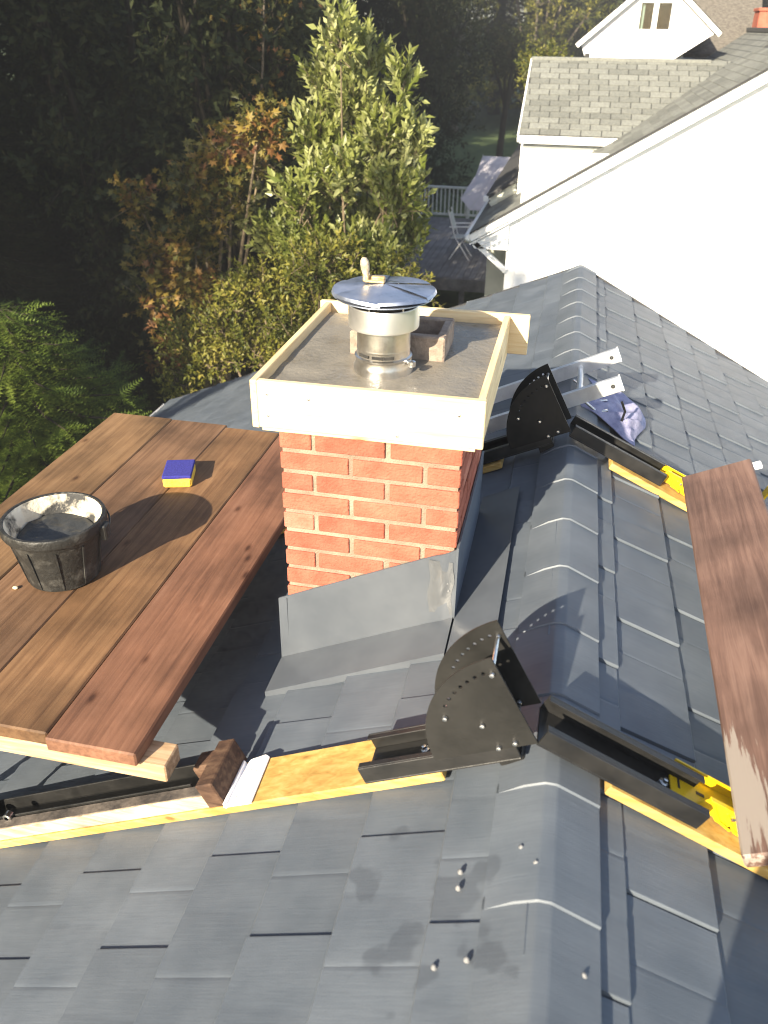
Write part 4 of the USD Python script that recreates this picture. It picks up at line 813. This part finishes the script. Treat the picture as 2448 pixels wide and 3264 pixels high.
# the sunlit goat willow behind the chimney
WC = [(-2.45, 9.2, -0.15), (-2.34, 9.92, -0.38), (-2.81, 9.84, -0.59), (-2.43, 9.76, -0.77), (-1.9, 9.68, -0.58), (-2.81, 9.6, -1.09), (-2.06, 9.52, -1.06), (-1.74, 9.44, -1.18), (-2.49, 9.36, -1.45), (-1.85, 9.28, -1.58), (-2.92, 9.2, -1.71), (-2.42, 9.92, -2.07), (-1.82, 9.84, -2.12), (-3.41, 9.76, -2.25), (-2.9, 9.5, -2.25), (-2.2, 9.4, -2.35)]
WR = [(0.12, 0.18, 0.22), (0.15, 0.18, 0.22), (0.19, 0.18, 0.21), (0.31, 0.28, 0.21), (0.11, 0.18, 0.18), (0.29, 0.26, 0.21), (0.33, 0.3, 0.23), (0.15, 0.18, 0.23), (0.44, 0.39, 0.24), (0.28, 0.25, 0.24), (0.26, 0.24, 0.22), (0.56, 0.5, 0.27), (0.19, 0.18, 0.26), (0.26, 0.23, 0.25), (0.4, 0.35, 0.3), (0.4, 0.35, 0.3)]
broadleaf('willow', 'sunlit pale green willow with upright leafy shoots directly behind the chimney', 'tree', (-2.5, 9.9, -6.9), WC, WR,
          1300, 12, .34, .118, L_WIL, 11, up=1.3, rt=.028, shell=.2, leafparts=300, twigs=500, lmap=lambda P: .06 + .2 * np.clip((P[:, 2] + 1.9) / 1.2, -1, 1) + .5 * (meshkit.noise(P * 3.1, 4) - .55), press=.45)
SC = [(-2.58, 8.7, -2.22), (-2.04, 9.24, -2.42), (-3.46, 9.18, -2.66), (-2.95, 9.12, -2.99), (-2.21, 9.06, -2.86), (-3.89, 9.0, -3.13), (-3.42, 8.94, -3.36), (-4.12, 8.88, -3.57), (-1.59, 8.82, -2.53), (-4.39, 8.76, -3.79), (-2.55, 8.7, -3.15), (-3.7, 9.1, -2.75), (-4.35, 8.9, -3.3)]
SR = [(0.48, 0.44, 0.25), (0.45, 0.4, 0.24), (0.42, 0.38, 0.28), (0.56, 0.5, 0.28), (0.51, 0.46, 0.27), (0.35, 0.31, 0.29), (0.49, 0.44, 0.23), (0.33, 0.29, 0.21), (0.23, 0.2, 0.23), (0.26, 0.22, 0.18), (0.48, 0.43, 0.19), (.3, .3, .25), (.3, .25, .25)]
broadleaf('shrub', 'yellow green small-leaved shrub behind the formwork and flue pipe', 'shrub', (-2.6, 8.9, -6.9), SC, SR,
          1600, 10, .26, .07, L_SHR, 12, up=.6, rt=.04, shell=.25, twigs=400, lmap=lambda P: .5 * (meshkit.noise(P * 2.6, 14) - .5))
MC = [(-3.42, 9.4, -0.96), (-4.04, 9.94, -1.32), (-3.63, 9.88, -1.45), (-4.38, 9.82, -1.68), (-3.97, 9.76, -1.91), (-4.96, 9.7, -2.44), (-4.59, 9.64, -2.68), (-4.4, 9.58, -2.27), (-4.27, 9.52, -2.97), (-4.97, 9.46, -2.95), (-4.79, 9.4, -3.63), (-5.25, 9.94, -1.95)]
MR = [(0.32, 0.28, 0.16), (0.34, 0.31, 0.23), (0.28, 0.25, 0.18), (0.35, 0.32, 0.29), (0.35, 0.31, 0.27), (0.28, 0.25, 0.2), (0.28, 0.25, 0.2), (0.33, 0.29, 0.22), (0.27, 0.25, 0.27), (0.31, 0.28, 0.3), (0.25, 0.23, 0.25), (0.28, 0.25, 0.25)]
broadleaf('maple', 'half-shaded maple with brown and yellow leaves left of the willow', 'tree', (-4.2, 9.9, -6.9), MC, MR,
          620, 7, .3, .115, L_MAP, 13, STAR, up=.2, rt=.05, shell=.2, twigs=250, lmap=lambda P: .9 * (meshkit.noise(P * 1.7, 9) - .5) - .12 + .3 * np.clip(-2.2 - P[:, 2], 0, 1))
# spruces
def spruce_mesh(g, hgt, rad, lev, perw, twl, dens):
    P, D, N, L = [], [], [], []; wood_ = B().tube([(0, 0, 0), (0, 0, hgt * .5), (0, 0, hgt)], [hgt * .016 + .03, hgt * .009 + .02, .01], 7); brn = B()
    for k in range(lev):
        z = hgt * (.12 + .87 * k / lev); r_ = rad * (1 - z / hgt) ** .8 + .12
        for j in range(perw):
            th = 6.283 * j / perw + k * 2.1 + g.uniform(-.3, .3); rr = r_ * g.uniform(.75, 1.1); o = np.array([math.cos(th), math.sin(th), 0])
            q = np.linspace(.12, 1, max(4, int(rr / dens))); pts = o * (rr * q)[:, None] + np.array([0, 0, 1]) * (z + rr * (-.32 * q + .18 * q ** 3))[:, None]
            brn.tube(pts[[0, len(q) // 2, -1]], [.02 * rr + .006, .012 * rr + .004, .003], 4, False)
            tang = np.gradient(pts, axis=0); tang = unit(tang); s = np.cross([0, 0, 1], o)
            for sg in (-1, 1, 0):
                n = len(q); d = tang * .75 + sg * s * .85 + g.normal(size=(n, 3)) * .16 + [0, 0, -.12]
                P.append(pts + g.normal(size=(n, 3)) * .01); D.append(d); N.append(np.tile([0, 0, 1.], (n, 1)) + g.normal(size=(n, 3)) * .3); L.append(twl * (1.15 - .55 * q) * min(1.2, .5 + rr) * g.uniform(.8, 1.25, n))
    return np.vstack(P), np.vstack(D), np.vstack(N), np.concatenate(L), wood_, brn
_q = []
for i, t in enumerate(np.linspace(.05, .95, 9)):       # a twig: a fan of needle tufts
    for sg in (-1, 1):
        l = .30 * (1.05 - t * .75); _q.append([(t, 0, 0), (t + l * .55, sg * l * .75, .06 * (i % 2) + .02), (t + .05, 0, .01)])
_q.append([(0, -.012, 0), (1.05, 0, 0), (0, .012, 0)])
TWIGS = (np.array(_q).reshape(-1, 3), np.arange(len(_q) * 3).reshape(-1, 3))
def spruce(name, label, base, hgt, rad, lev, perw, twl, dens, seed, mat=None, group=None, cat='tree'):
    g = np.random.default_rng(seed); t = thing(name, label, cat, base, group); P, D, N, L, wd, brn = spruce_mesh(g, hgt, rad, lev, perw, twl, dens)
    v, f = leaf_mesh(P, D, N, L, TWIGS); b = np.asarray(base)
    w2, wf = wd.arrays(); part(t, 'trunk', B().add(w2 + b, wf), BARKD if mat is L_DRK else BARK, smooth=True)
    w2, wf = brn.arrays(); part(t, 'branches', B().add(w2 + b, wf), BARKD, smooth=True, kind='stuff')
    part(t, 'crown', B().add(v + b, f), mat or L_SPR, kind='stuff', tint=np.repeat(np.clip(g.random(len(P)) * .7 + .25 * L / twl, 0, 1), len(TWIGS[0])))
    return t
spruce('spruce', 'green spruce with sunlit drooping branches at the left edge above the platform', (-5.6, 7.35, -6.95), 4.6, 3.4, 30, 9, .36, .085, 21)
# dark wood behind
def copy(src, base, rotz, sc, label, group, cat='tree', tilt=0):
    p = path(None, src.GetName().rstrip('0123456789').rstrip('_')); x = UsdGeom.Xform.Define(stage, p)
    x.GetPrim().GetReferences().AddInternalReference(src.GetPath()); x.GetPrim().SetInstanceable(True)
    x.ClearXformOpOrder(); x.AddTranslateOp().Set(Gf.Vec3d(base[0], base[1], base[2] + H)); x.AddRotateZOp().Set(rotz); x.AddScaleOp().Set(Gf.Vec3f(*sc))
    data(x.GetPrim(), label, cat, group); return x.GetPrim()
g = np.random.default_rng(31)
DL = 'tall dark leafy tree of the shaded wood behind the house'; DG = 'dark leafy trees of the shaded wood'
b0 = np.array([-7.5, 13.5, -6.2])
Cc = b0 + np.array([(g.normal(0, 1.0), g.normal(0, 1.0), z) for z in np.linspace(.4, 9.8, 18)]); Rr = np.array([(1.35 - .04 * k, 1.35 - .04 * k, .9) for k in range(18)])
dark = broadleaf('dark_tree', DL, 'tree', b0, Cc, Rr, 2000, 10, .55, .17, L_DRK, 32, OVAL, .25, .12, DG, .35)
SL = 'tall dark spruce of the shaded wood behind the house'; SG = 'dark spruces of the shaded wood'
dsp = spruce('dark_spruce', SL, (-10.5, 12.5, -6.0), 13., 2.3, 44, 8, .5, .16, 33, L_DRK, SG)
for x, y, s in ((-6.0, 15.5, 1.0), (-10.4, 16.0, 1.05), (-5.3, 12.6, .85), (-7.0, 18.5, 1.1), (-13.5, 18.5, 1.15), (-9.6, 20.5, 1.15), (-5.4, 27.0, .9), (.5, 49, 1.5), (-3.6, 57, 1.8), (4, 56, 1.7), (-8, 55, 1.7), (2.2, 44, 1.2), (-16, 22, 1.3), (-12, 25, 1.3), (-7.5, 26, 1.25), (-20, 27, 1.4), (-16, 31, 1.4)):
    copy(dark, (x, y, float(ground_z(np.float64(x), np.float64(y))) - .05), g.uniform(0, 360), (s, s, s * g.uniform(.95, 1.15)), DL, DG)
for x, y, s in ((-8.4, 11.2, .62), (-13.0, 15.0, 1.0), (-8.2, 23.0, 1.2), (-17.5, 18.0, 1.2), (-22, 24, 1.4), (-11, 31, 1.35), (-9.0, 36, 1.3), (-27, 32, 1.5), (-20, 37, 1.5), (-14, 40, 1.5), (-9, 47, 1.5), (-5.0, 52, 1.5), (-1, 54, 1.5), (3, 50, 1.3), (.5, 58, 1.7), (7, 44, 1.4), (12, 46, 1.5), (18, 44, 1.5), (24, 48, 1.6), (-33, 40, 1.6)):
    copy(dsp, (x, y, float(ground_z(np.float64(x), np.float64(y))) - .05), g.uniform(0, 360), (s, s, s * g.uniform(.95, 1.15)), SL, SG)
# spruces beside and behind the viewer on the left, whose shade lies over the wood
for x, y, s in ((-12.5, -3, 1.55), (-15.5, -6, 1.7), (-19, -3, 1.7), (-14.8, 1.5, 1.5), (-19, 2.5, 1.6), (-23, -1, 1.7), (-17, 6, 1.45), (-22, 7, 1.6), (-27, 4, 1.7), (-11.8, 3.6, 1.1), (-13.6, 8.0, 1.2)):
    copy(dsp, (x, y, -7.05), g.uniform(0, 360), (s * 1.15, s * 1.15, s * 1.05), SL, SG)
# thin sapling in front of the dark wood
sa = thing('sapling', 'thin bare-stemmed sapling in front of the dark wood above the maple', 'tree', (-4.45, 12.0, -6.7))
pts = np.array([(-4.45, 12.0, -6.7), (-4.42, 12.0, -3), (-4.36, 12.0, -1.2), (-4.27, 12.02, -.4), (-4.2, 12.0, .3), (-4.16, 12.0, 1.2)]); b = B().tube(pts, [.035, .028, .02, .016, .012, .006], 6)
for k in range(16):
    z = -1.6 + .17 * k; o_ = np.array([-4.37 + .085 * max(0, z + 1.2) , 12.0, z]); a_ = g.uniform(0, 6.28); b.tube([o_, o_ + np.array([math.cos(a_) * .2, math.sin(a_) * .2, .12]), o_ + np.array([math.cos(a_) * .42, math.sin(a_) * .42, .32])], [.006, .004, .002], 4, False)
part(sa, 'trunk', b, BARK, smooth=True)
Pp = np.array([(-4.3 + g.normal(0, .35), 12 + g.normal(0, .3), g.uniform(-1.3, .9)) for _ in range(260)]); v, f = leaf_mesh(Pp, g.normal(size=(260, 3)), g.normal(size=(260, 3)) + [0, 0, .7], g.uniform(.08, .14, 260), STAR)
part(sa, 'crown', B().add(v, f), L_MAP, kind='stuff', tint=np.repeat(g.uniform(.1, .9, 260), 13))
# a tall loose tree just outside on the left, whose shade dapples the maple and the spruce
cc = [(-7.4 + g.normal(0, .5), 3.4 + g.normal(0, .6), z) for z in np.linspace(.6, 6.5, 12)]
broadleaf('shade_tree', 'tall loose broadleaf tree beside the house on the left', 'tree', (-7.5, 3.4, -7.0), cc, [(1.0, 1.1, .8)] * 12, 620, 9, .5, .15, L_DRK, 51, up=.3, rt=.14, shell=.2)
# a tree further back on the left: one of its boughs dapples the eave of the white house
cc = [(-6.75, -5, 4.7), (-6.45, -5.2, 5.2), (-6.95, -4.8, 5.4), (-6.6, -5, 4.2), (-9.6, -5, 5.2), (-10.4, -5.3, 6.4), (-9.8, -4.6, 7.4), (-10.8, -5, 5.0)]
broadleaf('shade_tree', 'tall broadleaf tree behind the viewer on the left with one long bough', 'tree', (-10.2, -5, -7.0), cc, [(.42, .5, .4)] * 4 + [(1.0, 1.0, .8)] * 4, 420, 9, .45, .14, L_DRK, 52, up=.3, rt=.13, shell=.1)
# lighter trees at the back right
broadleaf('birch', 'yellow green birch lit from the side behind the lawn', 'tree', (-6.0, 44, -4.5),
          [(-6.0 + g.normal(0, 1.2), 44 + g.normal(0, .8), z) for z in np.linspace(-3.0, 5.5, 18)], [(1.3, 1.1, .95)] * 18, 1300, 10, .6, .17, L_BIR, 41, up=-.1, rt=.11, shell=.3)
broadleaf('bushy_tree', 'fresh green leafy tree at the top between the birch and the white dormer', 'tree', (-2.6, 46, -4.4),
          [(-2.6 + g.normal(0, 1.2), 46 + g.normal(0, .8), z) for z in np.linspace(-2.6, 5.0, 15)], [(1.3, 1.1, 1.0)] * 15, 1000, 10, .6, .18, L_SHR, 42, up=.1, rt=.12, shell=.3)
broadleaf('garden_bush', 'yellowish bush beside the foot of the white dormer', 'bush', (-.95, 17.5, -4.9),
          [(-1.0, 17.5, -.62), (-.75, 17.4, -.55), (-.6, 17.4, -.8), (-.9, 17.6, -.95)], [(.35, .4, .3), (.3, .3, .3), (.3, .3, .3), (.3, .4, .4)], 240, 9, .3, .08, L_BIR, 43, up=.4, rt=.05, shell=.2, bias=-.15)
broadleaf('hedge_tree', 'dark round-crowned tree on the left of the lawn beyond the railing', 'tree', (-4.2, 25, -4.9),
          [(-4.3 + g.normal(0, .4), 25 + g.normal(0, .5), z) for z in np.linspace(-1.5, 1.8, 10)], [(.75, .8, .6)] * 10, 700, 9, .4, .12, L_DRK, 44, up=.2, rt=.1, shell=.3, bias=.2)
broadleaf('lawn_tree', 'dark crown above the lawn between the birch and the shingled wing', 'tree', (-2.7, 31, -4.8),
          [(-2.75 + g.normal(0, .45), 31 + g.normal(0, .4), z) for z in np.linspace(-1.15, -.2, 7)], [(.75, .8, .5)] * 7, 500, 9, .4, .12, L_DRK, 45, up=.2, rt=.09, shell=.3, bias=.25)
# the person holding the camera, standing astride the ridge; only the shadow at the lower right is in the picture
def person():
    from manifold3d import Manifold
    J = dict(pel=(.17, -.34, -.72), che=(.17, -.31, -.32), nek=(.17, -.30, -.12), hed=(.17, -.28, .02), lh=(.07, -.34, -.76), rh=(.27, -.34, -.76), lk=(.03, -.29, -1.17), rk=(.36, -.29, -1.2), la=(-.02, -.36, -1.56), ra=(.42, -.36, -1.66),
             lt=(-.03, -.20, -1.60), rt=(.43, -.20, -1.70), ls=(.0, -.32, -.21), rs=(.34, -.32, -.21), le=(-.02, -.22, -.46), re=(.40, -.20, -.46), lw=(.05, -.11, -.28), rw=(.26, -.10, -.28))
    Rr = dict(pel=.14, che=.14, nek=.055, hed=.1, lh=.09, rh=.09, lk=.062, rk=.062, la=.045, ra=.045, lt=.035, rt=.035, ls=.065, rs=.065, le=.045, re=.045, lw=.032, rw=.032)
    ball = lambda k: Manifold.sphere(Rr[k], 20).translate(J[k])
    m = None
    for a_, b_ in (('pel', 'che'), ('che', 'nek'), ('nek', 'hed'), ('pel', 'lh'), ('pel', 'rh'), ('lh', 'lk'), ('rh', 'rk'), ('lk', 'la'), ('rk', 'ra'), ('la', 'lt'), ('ra', 'rt'), ('che', 'ls'), ('che', 'rs'), ('ls', 'le'), ('rs', 're'), ('le', 'lw'), ('re', 'rw')):
        h = Manifold.batch_hull([ball(a_), ball(b_)]); m = h if m is None else m + h
    for w_, sx in (('lw', 1), ('rw', -1)):
        w0 = np.array(J[w_])
        for k in range(5):
            p = [w0, w0 + [sx * .02 * 0 + (k - 2) * .016, .045, .012], w0 + [(k - 2) * .018 + sx * .008, .075 - .006 * abs(k - 2), .03]]
            if k == (4 if sx > 0 else 0): p = [w0, w0 + [sx * .03, .02, .03], w0 + [sx * .035, .035, .055]]
            for q0, q1 in zip(p[:-1], p[1:]): m = m + Manifold.batch_hull([Manifold.sphere(.010, 10).translate(tuple(q0)), Manifold.sphere(.009, 10).translate(tuple(q1))])
    m = m.refine_to_length(.03).to_mesh(); tmh = trimesh.Trimesh(m.vert_properties[:, :3], m.tri_verts); trimesh.smoothing.filter_taubin(tmh, iterations=8); return tmh
pn = thing('person', 'person in dark work clothes standing astride the ridge holding a phone', 'person', (.17, -.34, -1.66))
part(pn, 'body', person(), pm('dark_work_clothes', (.03, .035, .05), (.05, .055, .075), 30, .9, .3, 200), smooth=True)
part(pn, 'cap', B().lathe([(.001, .13), (.06, .118), (.1, .075), (.108, .03), (.104, .028)], (.17, -.28, .02), 24), BLACKST, smooth=True)
